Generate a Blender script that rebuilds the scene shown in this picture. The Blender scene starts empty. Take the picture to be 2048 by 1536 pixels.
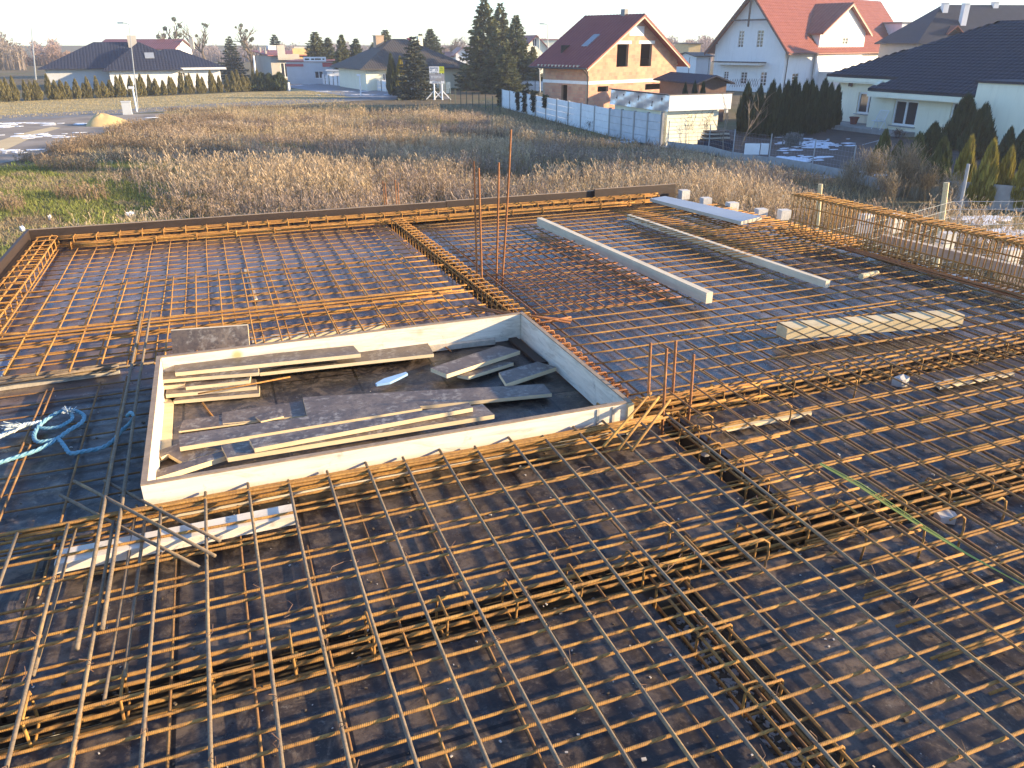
import bpy, math, random
import numpy as np
from mathutils import Vector, Matrix
random.seed(7); rng = np.random.default_rng(7)
sc = bpy.context.scene
COL = sc.collection
rad = math.radians
# ---------------------------------------------------------------- camera geometry (X = along the slab, Y = across it, Z up; ground at 0)
F = 1542.0; TH = math.atan(683.0 / F); CT, ST = math.cos(TH), math.sin(TH)
YA = rad(69.4); CAMZ = 4.5; ZD = 2.9; KSC = 1.25
def h2w(r, f): return (r * math.sin(YA) + f * math.cos(YA), -r * math.cos(YA) + f * math.sin(YA))
def w2h(x, y): return (x * math.sin(YA) - y * math.cos(YA), x * math.cos(YA) + y * math.sin(YA))
def ray(px, py):
    x = (px - 1024) / F; y = -(py - 768) / F
    return x, CT + y * ST, -ST + y * CT
def G(px, py, z=0.0):
    r, f, u = ray(px, py); t = (z - CAMZ) / u
    x, y = h2w(r * t, f * t); return Vector((x, y, z))
def D(px, py, zd=0.0): return G(px, py, ZD + zd)
def R(px, py, dist):
    r, f, u = ray(px, py); t = dist / f
    x, y = h2w(r * t, f * t); return Vector((x, y, CAMZ + u * t))
def hz(py, p):
    r, f = w2h(p[0], p[1]); t = (768 - py) / F
    return CAMZ + f * (t * CT - ST) / (CT + t * ST)
def proj(x, y, z):
    r, f = w2h(x, y); u = z - CAMZ
    dep = f * CT - u * ST
    return 1024 + F * r / dep, 768 - F * (f * ST + u * CT) / dep
def ydir(deg):
    a = rad(deg); x, y = h2w(math.sin(a), math.cos(a)); return Vector((x, y))
def colhit(C, d, px):
    k = (px - 1024) / (F / CT); r0, f0 = w2h(C[0], C[1]); rd, fd = w2h(d[0], d[1])
    return (k * f0 - r0) / (rd - k * fd)
SUN_YAW, SUN_EL = 93.0, 15.0
sunx, suny = ydir(SUN_YAW)
# ---------------------------------------------------------------- mesh builder and object helpers
ORG = {}
class MB:
    def __init__(s): s.v = []; s.f = []; s.m = []; s.uv = []
    def face(s, pts, m=0, uv=None):
        i = len(s.v); s.v += [tuple(p) for p in pts]; s.f.append(tuple(range(i, i + len(pts)))); s.m.append(m)
        s.uv.append(uv if uv else [(0, 0)] * len(pts))
    def raw(s, verts, faces, m=0):
        i = len(s.v); s.v += [tuple(p) for p in verts]
        for f in faces: s.f.append(tuple(a + i for a in f)); s.m.append(m); s.uv.append([(0, 0)] * len(f))
    def prism(s, top, dz, m_top=0, m_side=0):
        n = len(top); top = [Vector(p) for p in top]
        a = sum((top[i].x * top[(i + 1) % n].y - top[(i + 1) % n].x * top[i].y) for i in range(n))
        if a < 0: top = top[::-1]
        bot = [Vector((p.x, p.y, p.z - dz)) for p in top]
        i = len(s.v); s.v += [tuple(p) for p in top + bot]
        s.f.append(tuple(i + k for k in range(n))); s.m.append(m_top); s.uv.append([(p.x, p.y) for p in top])
        s.f.append(tuple(i + n + k for k in reversed(range(n)))); s.m.append(m_top); s.uv.append([(0, 0)] * n)
        for k in range(n):
            j = (k + 1) % n; s.f.append((i + k, i + n + k, i + n + j, i + j)); s.m.append(m_side); s.uv.append([(0, 0)] * 4)
    def box(s, c, size, yaw=0.0, m=0, d=None):
        if d is None: ux, uy = math.cos(yaw), math.sin(yaw)
        else: ux, uy = d[0], d[1]
        hx, hy, hh = size[0] / 2, size[1] / 2, size[2] / 2; vs = []
        for dz in (-hh, hh):
            for a, b in ((-hx, -hy), (hx, -hy), (hx, hy), (-hx, hy)):
                vs.append((c[0] + a * ux - b * uy, c[1] + a * uy + b * ux, c[2] + dz))
        s.raw(vs, [(3, 2, 1, 0), (4, 5, 6, 7), (0, 1, 5, 4), (1, 2, 6, 5), (2, 3, 7, 6), (3, 0, 4, 7)], m)
    def tube(s, pts, r, n=6, closed=False, m=0, r1=None, cap=True):
        pts = [Vector(p) for p in pts]; N = len(pts); i0 = len(s.v); up = Vector((0, 0, 1))
        for k, p in enumerate(pts):
            if closed: t = pts[(k + 1) % N] - pts[k - 1]
            else: t = pts[min(k + 1, N - 1)] - pts[max(k - 1, 0)]
            t.normalize()
            a = t.cross(up if abs(t.z) < 0.95 else Vector((1, 0, 0))); a.normalize(); b = t.cross(a)
            rr = r if r1 is None else r + (r1 - r) * k / max(1, N - 1)
            for q in range(n):
                an = 2 * math.pi * q / n; s.v.append(tuple(p + (a * math.cos(an) + b * math.sin(an)) * rr))
        for k in range(N if closed else N - 1):
            k2 = (k + 1) % N
            for q in range(n):
                q2 = (q + 1) % n
                s.f.append((i0 + k * n + q, i0 + k * n + q2, i0 + k2 * n + q2, i0 + k2 * n + q)); s.m.append(m); s.uv.append([(0, 0)] * 4)
        if cap and not closed:
            s.f.append(tuple(i0 + q for q in reversed(range(n)))); s.m.append(m); s.uv.append([(0, 0)] * n)
            s.f.append(tuple(i0 + (N - 1) * n + q for q in range(n))); s.m.append(m); s.uv.append([(0, 0)] * n)
    def mesh(s, name, mats, off=(0, 0, 0), smooth=False):
        me = bpy.data.meshes.new(name)
        me.from_pydata([(a - off[0], b - off[1], c - off[2]) for a, b, c in s.v], [], s.f)
        for mt in (mats if isinstance(mats, (list, tuple)) else [mats]): me.materials.append(mt)
        me.polygons.foreach_set('material_index', s.m)
        uvl = me.uv_layers.new(name='UVMap')
        uvl.data.foreach_set('uv', [c for fc in s.uv for p in fc for c in p])
        if smooth: me.polygons.foreach_set('use_smooth', [True] * len(s.f))
        me.update(); return me
def tag(o, label=None, cat=None, group=None, kind=None):
    if label: o['label'] = label
    if cat: o['category'] = cat
    if group: o['group'] = group
    if kind: o['kind'] = kind
    return o
def thing(name, label, cat, loc=(0, 0, 0), group=None):
    o = bpy.data.objects.new(name, None); o.empty_display_size = .2; COL.objects.link(o); o.location = loc
    ORG[o.name] = Vector(loc); return tag(o, label, cat, group)
def obj(name, mb, mats, parent=None, smooth=False, org=None):
    off = ORG[parent.name] if parent is not None else Vector(org if org is not None else (0, 0, 0))
    o = bpy.data.objects.new(name, mb.mesh(name, mats, off, smooth)); COL.objects.link(o)
    if parent is not None: o.parent = parent; ORG[o.name] = ORG[parent.name]
    else: o.location = off; ORG[o.name] = off
    return o
def struct(name, mb, mats, kind='structure'):
    o = obj(name, mb, mats); o['kind'] = kind; return o
def copy_tree(o, parent=None):
    c = o.copy(); COL.objects.link(c)
    if parent is not None: c.parent = parent
    for ch in list(o.children): copy_tree(ch, c)
    return c
ORD = ['first','second','third','fourth','fifth','sixth','seventh','eighth','ninth','tenth','eleventh','twelfth','thirteenth','fourteenth','fifteenth','sixteenth','seventeenth','eighteenth','nineteenth','twentieth','twenty-first','twenty-second','twenty-third','twenty-fourth','twenty-fifth','twenty-sixth','twenty-seventh','twenty-eighth','twenty-ninth','thirtieth','thirty-first','thirty-second','thirty-third','thirty-fourth','thirty-fifth','thirty-sixth','thirty-seventh','thirty-eighth','thirty-ninth','fortieth','forty-first','forty-second']
# ---------------------------------------------------------------- materials
class NT:
    def __init__(s, name):
        s.m = bpy.data.materials.new(name); s.m.use_nodes = True; s.t = s.m.node_tree; s.b = s.t.nodes['Principled BSDF']
    def n(s, typ, **kw):
        nd = s.t.nodes.new(typ)
        for k, v in kw.items():
            if k in nd.inputs.keys() if isinstance(k, str) else False: nd.inputs[k].default_value = v
            else: setattr(nd, k, v)
        return nd
    def l(s, a, b): s.t.links.new(a, b)
    def coord(s, kind='Object', scale=(1, 1, 1), rot=(0, 0, 0)):
        tc = s.t.nodes.new('ShaderNodeTexCoord'); mp = s.t.nodes.new('ShaderNodeMapping')
        mp.inputs['Scale'].default_value = scale; mp.inputs['Rotation'].default_value = rot
        s.l(tc.outputs[kind], mp.inputs['Vector']); return mp.outputs['Vector']
    def noise(s, vec, scale, detail=5, rough=.6, dist=0.0):
        nd = s.t.nodes.new('ShaderNodeTexNoise'); nd.inputs['Scale'].default_value = scale; nd.inputs['Detail'].default_value = detail
        nd.inputs['Roughness'].default_value = rough; nd.inputs['Distortion'].default_value = dist
        s.l(vec, nd.inputs['Vector']); return nd.outputs['Fac']
    def ramp(s, fac, stops):
        nd = s.t.nodes.new('ShaderNodeValToRGB'); cr = nd.color_ramp
        while len(cr.elements) < len(stops): cr.elements.new(.5)
        for e, (p, c) in zip(cr.elements, stops):
            e.position = p; e.color = (c[0], c[1], c[2], 1) if not isinstance(c, (int, float)) else (c, c, c, 1)
        s.l(fac, nd.inputs['Fac']); return nd.outputs['Color']
    def mix(s, fac, a, b, mode='MIX'):
        nd = s.t.nodes.new('ShaderNodeMix'); nd.data_type = 'RGBA'; nd.blend_type = mode
        for i, x in ((0, fac), (6, a), (7, b)):
            if isinstance(x, (int, float)): nd.inputs[i].default_value = x
            elif isinstance(x, tuple): nd.inputs[i].default_value = (x[0], x[1], x[2], 1)
            else: s.l(x, nd.inputs[i])
        return nd.outputs[2]
    def bump(s, h, st=.3, dist=.01):
        nd = s.t.nodes.new('ShaderNodeBump'); nd.inputs['Strength'].default_value = st; nd.inputs['Distance'].default_value = dist
        s.l(h, nd.inputs['Height']); s.l(nd.outputs['Normal'], s.b.inputs['Normal'])
    def col(s, c):
        if isinstance(c, tuple): s.b.inputs['Base Color'].default_value = (c[0], c[1], c[2], 1)
        else: s.l(c, s.b.inputs['Base Color'])
    def rough(s, r):
        if isinstance(r, (int, float)): s.b.inputs['Roughness'].default_value = r
        else: s.l(r, s.b.inputs['Roughness'])
def simple(name, c1, c2=None, scale=6, rough=.75, bump=0, bsc=30, spec=.4, coord='Object', metal=0, stretch=(1, 1, 1), lo=.3, hi=.7, c3=None):
    k = NT(name); v = k.coord(coord, stretch)
    if c2 is None: c2 = tuple(x * .75 for x in c1)
    st = [(lo, c1), (hi, c2)] if c3 is None else [(lo, c1), ((lo + hi) / 2, c2), (hi, c3)]
    k.col(k.ramp(k.noise(v, scale), st)); k.rough(rough); k.b.inputs['Specular IOR Level'].default_value = spec
    k.b.inputs['Metallic'].default_value = metal
    if bump: k.bump(k.noise(v, bsc), bump, .01)
    return k.m
def tint_mat(name, rough=.8, c_mul=1.0, nscale=3.0, trans=0.0):
    k = NT(name); at = k.t.nodes.new('ShaderNodeAttribute'); at.attribute_name = 'tint'
    v = k.coord('Object'); c = k.mix(k.ramp(k.noise(v, nscale, 3), [(.3, .0), (.7, .55)]), at.outputs['Color'], (.0, .0, .0))
    c = k.mix(.35, at.outputs['Color'], c)
    k.col(c); k.rough(rough); k.b.inputs['Specular IOR Level'].default_value = .2
    if trans:
        tr = k.t.nodes.new('ShaderNodeBsdfTranslucent'); mx = k.t.nodes.new('ShaderNodeMixShader'); mx.inputs[0].default_value = trans
        k.l(c, tr.inputs['Color']); k.l(k.b.outputs[0], mx.inputs[1]); k.l(tr.outputs[0], mx.inputs[2])
        k.l(mx.outputs[0], k.t.nodes['Material Output'].inputs['Surface'])
    return k.m
def rebar_mat(name, ca, cb, cc, rib=True, pitch=.0085):
    k = NT(name); v = k.coord('Object'); oi = k.t.nodes.new('ShaderNodeObjectInfo')
    add = k.t.nodes.new('ShaderNodeVectorMath'); add.operation = 'ADD'; sc_ = k.t.nodes.new('ShaderNodeVectorMath'); sc_.operation = 'SCALE'; sc_.inputs['Scale'].default_value = 37.0
    cmb = k.t.nodes.new('ShaderNodeCombineXYZ'); k.l(oi.outputs['Random'], cmb.inputs[0]); k.l(oi.outputs['Random'], cmb.inputs[1])
    k.l(cmb.outputs[0], sc_.inputs[0]); k.l(v, add.inputs[0]); k.l(sc_.outputs[0], add.inputs[1])
    c = k.ramp(k.noise(add.outputs[0], 5, 6, .7), [(.3, ca), (.5, cb), (.68, cc)])
    c = k.mix(k.ramp(k.noise(add.outputs[0], 90, 3), [(.45, 0.0), (.75, .5)]), c, (.05, .03, .02))
    k.col(c); k.rough(.8); k.b.inputs['Specular IOR Level'].default_value = .25
    if rib:
        w = k.t.nodes.new('ShaderNodeTexWave'); w.wave_type = 'BANDS'; w.bands_direction = 'X'; w.wave_profile = 'SIN'
        w.inputs['Scale'].default_value = .31416 / pitch; mp = k.t.nodes.new('ShaderNodeMapping'); mp.inputs['Rotation'].default_value = (0, rad(0), rad(22))
        k.l(v, mp.inputs['Vector']); k.l(mp.outputs[0], w.inputs['Vector']); k.bump(w.outputs['Fac'], .5, .0012)
    else: k.bump(k.noise(v, 60), .4, .003)
    return k.m
M = {}
M['rebar'] = rebar_mat('ribbed_rust', (.47, .245, .062), (.32, .165, .052), (.56, .31, .08), pitch=.0046)
M['rebar_grey'] = rebar_mat('weathered_rebar', (.27, .195, .12), (.19, .145, .10), (.34, .23, .11), pitch=.0046)
M['rebar_thin'] = rebar_mat('thin_rust', (.34, .185, .065), (.22, .115, .05), (.40, .23, .08), pitch=.0042)
M['rebar_red'] = rebar_mat('red_rust', (.39, .165, .06), (.27, .11, .045), (.45, .21, .075), pitch=.0045)
M['rebar_orange'] = rebar_mat('orange_rust', (.52, .265, .058), (.35, .165, .048), (.58, .32, .078), pitch=.0045)
M['wire'] = simple('tie_wire', (.10, .06, .04), (.2, .1, .05), 20, .7)
def ply(nm='film_faced_plywood', lift=0.0, spec=.45, r0=.26, r1=.6):
    k = NT(nm); v = k.coord('Object')
    big = k.noise(v, 1.3, 6, .65, .4); fine = k.noise(v, 14, 6, .7); sp = k.noise(v, 48, 5, .7)
    c = k.ramp(big, [(.30, (.013, .012, .013)), (.5, (.030, .023, .019)), (.68, (.085, .060, .040))])
    c = k.mix(k.ramp(fine, [(.5, 0.0), (.72, .55)]), c, (.095, .068, .048))
    c = k.mix(k.ramp(sp, [(.60, 0.0), (.68, .7)]), c, (.22, .19, .15))
    dust = k.noise(v, 2.6, 8, .75, 1.2); c = k.mix(k.ramp(dust, [(.60, 0.0), (.70, .55)]), c, (.17, .155, .135))
    mud = k.noise(v, 4.3, 7, .7, .8); c = k.mix(k.ramp(mud, [(.50, 0.0), (.56, .8)]), c, (.16, .115, .075))
    gr = k.noise(v, 26, 8, .8, .3); c = k.mix(k.ramp(gr, [(.42, .55), (.52, 0.0)]), c, (.016, .014, .015)); c = k.mix(k.ramp(gr, [(.54, 0.0), (.64, .5)]), c, (.19, .15, .11)); spl = k.noise(v, 9, 9, .8, 2.0); c = k.mix(k.ramp(spl, [(.64, 0.0), (.68, .8)]), c, (.30, .28, .25))
    br = k.t.nodes.new('ShaderNodeTexBrick'); br.offset = .5; br.inputs['Scale'].default_value = 1.0; br.inputs['Mortar Size'].default_value = .006
    br.inputs['Brick Width'].default_value = 1.22; br.inputs['Row Height'].default_value = .42
    br.inputs['Color1'].default_value = (1, 1, 1, 1); br.inputs['Color2'].default_value = (.62, .62, .66, 1); br.inputs['Mortar'].default_value = (.1, .1, .1, 1)
    mp = k.coord('Object', (1, 1, 1), (0, 0, rad(90))); k.l(mp, br.inputs['Vector'])
    c = k.mix(1.0, c, br.outputs['Color'], 'MULTIPLY')
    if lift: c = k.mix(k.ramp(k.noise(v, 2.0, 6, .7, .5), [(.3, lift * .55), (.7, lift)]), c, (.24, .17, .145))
    k.col(c)
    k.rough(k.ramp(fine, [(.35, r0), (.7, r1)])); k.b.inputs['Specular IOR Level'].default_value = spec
    k.bump(fine, .5, .008); return k.m
M['ply'] = ply(); M['ply_dust_sheen'] = ply('dust_sheen_plywood', .62, .6, .24, .5); M['ply_glossy'] = ply('glossy_plywood', .14, .8, .16, .42)  # paler tone paints dust and grazing sheen; glossy copy is smoother, slightly paler
def dark_board():
    k = NT('dark_board_face'); v = k.coord('Object'); oi = k.t.nodes.new('ShaderNodeObjectInfo')
    c = k.ramp(k.noise(v, 6, 6, .7, .6), [(.3, (.055, .042, .036)), (.52, (.115, .084, .064)), (.72, (.23, .175, .125))])
    c = k.mix(k.ramp(k.noise(v, 22, 5, .7), [(.53, 0.0), (.64, .75)]), c, (.30, .27, .23)); c = k.mix(k.ramp(k.noise(v, 45, 6, .75), [(.40, .6), (.5, 0.0)]), c, (.03, .026, .026))
    c = k.mix(k.ramp(oi.outputs['Random'], [(0, 0.0), (1, .45)]), c, (.15, .115, .085))
    k.col(c); k.rough(.45); k.b.inputs['Specular IOR Level'].default_value = .5; k.bump(k.noise(v, 30), .35, .004); return k.m
M['dark_board'] = dark_board()
def wood(name, a, b, c3=None, along=(3, 40, 40), rough=.75, knots=False):
    k = NT(name); v = k.coord('Object', along)
    c = k.ramp(k.noise(v, 1.0, 6, .65, .3), [(.3, a), (.7, b)])
    v2 = k.coord('Object'); c = k.mix(k.ramp(k.noise(v2, 7, 4), [(.5, 0.0), (.8, .5)]), c, c3 or tuple(x * .6 for x in a))
    if knots:
        vo = k.t.nodes.new('ShaderNodeTexVoronoi'); vo.inputs['Scale'].default_value = 3.2; k.l(v2, vo.inputs['Vector'])
        c = k.mix(k.ramp(vo.outputs['Distance'], [(.05, .75), (.11, 0.0)]), c, (.42, .34, .10))
    k.col(c); k.rough(rough); k.b.inputs['Specular IOR Level'].default_value = .3; k.bump(k.noise(v, 1.5, 4), .2, .003); return k.m
def stained():
    k = NT('stained_formwork_board'); v = k.coord('Object', (2, 2, 45)); v2 = k.coord('Object'); v3 = k.coord('Object', (1.2, 1.2, 7))
    c = k.ramp(k.noise(v, 1.0, 6, .65, .3), [(.3, (.76, .69, .57)), (.7, (.64, .56, .45))])
    c = k.mix(k.ramp(k.noise(v3, 3.2, 7, .72, 1.0), [(.50, 0.0), (.68, .75)]), c, (.40, .34, .26)); c = k.mix(k.ramp(k.noise(v2, 11, 6, .7), [(.60, 0.0), (.70, .6)]), c, (.27, .22, .17))
    vo = k.t.nodes.new('ShaderNodeTexVoronoi'); vo.inputs['Scale'].default_value = 3.2; k.l(v2, vo.inputs['Vector']); c = k.mix(k.ramp(vo.outputs['Distance'], [(.05, .75), (.11, 0.0)]), c, (.42, .34, .10))
    k.col(c); k.rough(.75); k.b.inputs['Specular IOR Level'].default_value = .3; k.bump(k.noise(v, 1.5, 4), .35, .004); return k.m
M['board_face'] = stained()
M['board_edge'] = wood('plywood_edge', (.34, .25, .17), (.22, .16, .11), None, (30, 30, 90))
M['pale_edge'] = wood('pale_sawn_edge', (.74, .60, .38), (.64, .50, .30), (.48, .36, .22), (6, 6, 60))
M['timber'] = wood('sawn_timber', (.66, .53, .31), (.52, .40, .22), (.36, .27, .15), (5, 40, 40))
M['pale_timber'] = wood('pale_timber', (.68, .58, .42), (.54, .45, .31), (.38, .32, .23), (40, 4, 40))
M['timber_grey'] = wood('weathered_timber', (.50, .44, .35), (.36, .32, .26), (.22, .19, .16), (40, 4, 40))
M['brown_board'] = wood('brown_stained_board', (.055, .036, .028), (.036, .025, .02), (.02, .016, .014), (3, 3, 30), .6)
M['trough'] = simple('beam_trough_wood', (.075, .055, .038), (.16, .12, .075), 9, .85, .4)
M['grey_sheet'] = simple('blue_grey_board', (.22, .25, .29), (.28, .31, .35), 3, .45)
M['aac'] = simple('aerated_block', (.58, .55, .50), (.44, .41, .36), 12, .9, .3, 60)
M['concrete'] = simple('concrete', (.38, .37, .35), (.28, .27, .255), 4, .9, .3, 25)
M['concrete_pale'] = simple('pale_concrete', (.78, .78, .77), (.68, .68, .67), 3, .9, .25, 25)
M['concrete_dark'] = simple('damp_concrete', (.20, .20, .20), (.26, .255, .25), 3, .9, .25, 25)
M['rope'] = simple('blue_rope_fibre', (.08, .25, .33), (.25, .40, .45), 60, .8, .6, 120)
M['rope_pale'] = simple('frayed_rope', (.55, .58, .56), (.38, .46, .48), 60, .9)
M['film'] = simple('blue_film', (.30, .46, .62), (.20, .36, .55), 9, .35)
M['cord'] = simple('green_cord', (.30, .34, .07), (.40, .44, .10), 20, .6)
M['paper'] = simple('cement_paper', (.55, .50, .44), (.40, .36, .30), 10, .9)
# ---------------------------------------------------------------- bars
BARC = {}
def bar_mesh(L, r, mat, var):
    key = (round(L, 2), r, mat, var)
    if key in BARC: return BARC[key]
    rd = random.Random(hash((round(L * 100), var)) & 0xffff); n = max(2, int(L / .22)); mb = MB()
    a1, a2, p1, p2 = rd.uniform(.001, .005), rd.uniform(.001, .003), rd.uniform(0, 6), rd.uniform(0, 6)
    pts = []
    for i in range(n + 1):
        x = L * i / n; e = math.sin(math.pi * i / n)
        pts.append((x, e * (a1 * math.sin(x * 2.1 + p1)), e * a2 * math.sin(x * 2.9 + p2)))
    mb.tube(pts, r, 7)
    me = mb.mesh('bar', M[mat], smooth=True); BARC[key] = me; return me
NBAR = [0]
def bar(parent, p0, p1, r, mat='rebar', name='bar', jit=.004):
    p0 = Vector(p0); p1 = Vector(p1)
    p0 += Vector((random.uniform(-jit, jit), random.uniform(-jit, jit), 0)); p1 += Vector((random.uniform(-jit, jit), random.uniform(-jit, jit), 0))
    d = p1 - p0; NBAR[0] += 1
    o = bpy.data.objects.new(name, bar_mesh(d.length, r, mat, NBAR[0] % 4)); COL.objects.link(o)
    o.rotation_mode = 'QUATERNION'; o.rotation_quaternion = Vector((1, 0, 0)).rotation_difference(d.normalized())
    if parent is not None: o.parent = parent; o.location = p0 - ORG[parent.name]
    else: o.location = p0
    return o
def mat_of(name, label, aY, aX, bX, bY, za, zb, ra, rb, ma, mb_, jit=.006, endjit=.03, loc=None):
    """a tied mat: bars along X at the rows aY (from aX[0] to aX[1]) and bars along Y at the columns bX (from bY[0] to bY[1])"""
    t = thing(name, label, 'rebar mat', loc or (0.0, 4.0, ZD))
    for y in aY:
        e0, e1 = random.uniform(-endjit, endjit), random.uniform(-endjit, endjit)
        x0, x1 = (aX(y) if callable(aX) else aX); z = za + random.uniform(-.003, .003)
        bar(t, (x0 + e0, y, ZD + z), (x1 + e1, y, ZD + z), ra, ma, 'long_bar', jit)
    for x in bX:
        e0, e1 = random.uniform(-endjit, endjit), random.uniform(-endjit, endjit)
        y0, y1 = (bY(x) if callable(bY) else bY)
        bar(t, (x, y0 + e0, ZD + zb), (x, y1 + e1, ZD + zb), rb, mb_, 'cross_bar', jit)
    return t
def fr(a, b, s):
    out = []; x = a
    while (x <= b + 1e-6 if s > 0 else x >= b - 1e-6): out.append(x); x += s
    return out
# ================================================================ THE SLAB FORMWORK
def xr(y): return 5.42 - (y - 2) * .128
def xl(y): return 1.575 - max(0.0, y - 4.0) * .03
YB = 7.45; XL = -1.53; TW = .15
deck = thing('slab_formwork', 'dark film-faced plywood slab formwork under the rebar, boarded along its far and left edges', 'formwork', (1.8, 3.2, 0))
def tx(a):   # plan range of the trough along Y in each strip
    return (1.08, 1.08, .17) if a < 1.7 else (1.72, 1.72, .13) if a < 2.7 else (1.60, 1.58, .13) if a < 3.9 else (xl(a), None, TW)
mb = MB(); wb = MB(); gb = MB(); zb = ZD - .115; tb = MB()
def trough(p):
    (a, b, c, d) = [Vector((q[0], q[1], 0)) for q in p]
    tb.prism([(q.x, q.y, zb) for q in (a, b, c, d)], .025)
    for u, v in ((a, b), (d, c)):
        n = Vector((-(v - u).y, (v - u).x, 0)).normalized() * .012
        if (u - (a + c) / 2).dot(n) < 0: n = -n
        tb.prism([(q.x, q.y, ZD - .033) for q in (u, v, v + n, u + n)], .08)
ys = [-1.6, 1.70, 1.86, 2.74, 2.90, 4.0, 5.2, 6.3, YB]
for a, b in zip(ys[:-1], ys[1:]):
    if (a, b) == (1.70, 1.86): trough([(XL, a), (xr(a), a), (xr(a), b), (XL, b)]); continue
    x0, x1, w = tx(a); x1 = xl(b) if x1 is None else x1
    if (a, b) == (2.74, 2.90):
        mb.prism([(XL, a, ZD), (1.62, a, ZD), (1.62, b, ZD), (XL, b, ZD)], .03); trough([(1.62, a), (xr(a), a), (xr(a), b), (1.62, b)]); continue
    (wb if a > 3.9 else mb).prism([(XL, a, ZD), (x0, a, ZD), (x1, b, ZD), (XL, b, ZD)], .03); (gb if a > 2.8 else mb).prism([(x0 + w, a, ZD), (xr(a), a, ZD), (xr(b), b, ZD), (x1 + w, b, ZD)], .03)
    trough([(x0, a), (x1, b), (x1 + w, b), (x0 + w, a)])
obj('plywood_sheet', mb, M['ply'], deck); obj('plywood_sheet', wb, M['ply_dust_sheen'], deck)['label'] = 'paler mauve-brown plywood of the far left bay, dust and grazing sheen in its colour'; obj('plywood_sheet', gb, M['ply_glossy'], deck)['label'] = 'smoother, glossier plywood of the right bay'; obj('beam_trough', tb, M['trough'], deck)
# edge boards
for x0, x1, h in ((XL, .62, .16), (.625, 2.10, .157), (2.105, 3.735, .163), (3.72, 4.70, .185)):
    b = MB(); y0 = YB if x0 < 3.7 else YB - .035
    b.box(((x0 + x1) / 2, y0 + .012, ZD + h / 2 - .06), (x1 - x0, .024, h + .12)); o = obj('edge_board', b, M['brown_board'], deck)
b = MB()
for x0, x1, h in ((XL, .62, .16), (.625, 2.10, .157), (2.105, 3.735, .163), (3.72, 4.70, .185)):
    b.box(((x0 + x1) / 2, (YB if x0 < 3.7 else YB - .035) + .012, ZD + h + .002), (x1 - x0, .026, .004))
obj('board_top_edge', b, M['board_edge'], deck)
b = MB(); b.box((XL - .014, 2.95, ZD + .03), (.024, 9.1, .26)); obj('edge_board', b, M['brown_board'], deck)
# block walls below, seen only from the side
wl = thing('block_wall', 'pale block walls of the unfinished storey under the slab', 'wall', (1.8, 3.2, 0))
b = MB()
for (xa, ya, xb, yb) in ((XL + .1, YB - .1, 4.6, YB - .1), (XL + .1, -1.5, XL + .1, YB - .25), (5.75, -1.5, 4.75, YB - .25)):
    d = Vector((xb - xa, yb - ya)); L = d.length; d.normalize()
    b.box(((xa + xb) / 2, (ya + yb) / 2, (zb - .03) / 2), (L, .2, zb - .03), d=d)
obj('wall', b, M['aac'], wl)

# ================================================================ REBAR MATS
S = .1455
mat_of('rebar_mat', 'heavy ribbed foreground rebar mat whose rods end at the near board of the opening', fr(.40, 2.58, S), lambda y: (-1.02, 2.05 + (2.2 - y) * .03),
       fr(-.935, 1.85, .1475), lambda x: (.1, 2.655 if -.42 < x < 1.52 else (2.60 if x < 0 else 2.62)), .084, .0950, .0050, .0056, 'rebar', 'rebar_grey')
mat_of('rebar_mat', 'lower rebar mat under the heavy foreground mat, close on the dark plywood', fr(.40 + .108, 2.55, S), lambda y: (-1.3 + random.random() * .3, 1.85 + random.random() * 1.2),
       fr(-1.15, 1.5, .21), lambda x: (.1, 2.3 + random.random() * .33), .034, .022, .0046, .0044, 'rebar', 'rebar_thin', .007, .05)
mat_of('rebar_mat', 'open top mat of thin dark rods over the timber beam on the right', [], None, fr(1.83, 5.2, .137), lambda x: (.55, 3.36 + (.06 if x > 2.7 else -.05) + random.random() * .05), .09, .118, .005, .0042, 'rebar', 'rebar_thin', .006, .02, (3.4, 2.0, ZD))
def rrow(y): return (1.68 + random.random() * .04, xr(y) - .12)
mat_of('rebar_mat', 'wide lower rebar mat of long rods over the right half of the slab', fr(.55, 2.66, .142) + [y + .014 for y in fr(.55, 2.66, .284)] + fr(2.98, 7.05, .1395), rrow,
       fr(1.80, 5.05, .152), lambda x: (.5, 7.1), .038, .024, .0046, .0058, 'rebar', 'rebar_thin', .006)
# doubled rods at the right, seen as close pairs
mat_of('rebar_mat', 'upper layer of short lapped rods between the timber beam and the front trough', [y + .03 for y in fr(.62, 2.4, .142)] + [3.03, 3.5, 3.56], lambda y: (2.3 + random.random() * .5, 4.2 + random.random() * .8),
       [], (0, 6), .088, .0, .0046, .005, 'rebar', 'rebar_thin', .012, .2, (3.4, 2.0, ZD))
mat_of('rebar_mat', 'fine close-meshed rebar panel laid right of the four tall starter rods', fr(4.13, 5.86, .148), (1.66, 2.73), fr(1.70, 2.72, .0745), (4.10, 5.88), .088, .1, .0042, .0046, 'rebar_red', 'rebar_red', .004, .01)
mat_of('rebar_mat', 'wide lower rebar mat over the far left bay along the edge boards', fr(4.32, 7.12, .1455), (-1.33, 1.44), fr(-1.29, 1.42, .1415), (4.2, 7.13), .032, .044, .0042, .0044, 'rebar_orange', 'rebar_orange', .006)
mat_of('rebar_mat', 'raised top mat of orange rods between the opening and the far left bay', fr(4.28, 5.8, .1455), (-1.5, 1.45), fr(-1.42, 1.40, .149), lambda x: (4.12 if x < -.4 else 4.03, 5.78 + random.random() * .12), .086, .098, .0044, .005, 'rebar_orange', 'rebar_orange', .006, .05)
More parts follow.
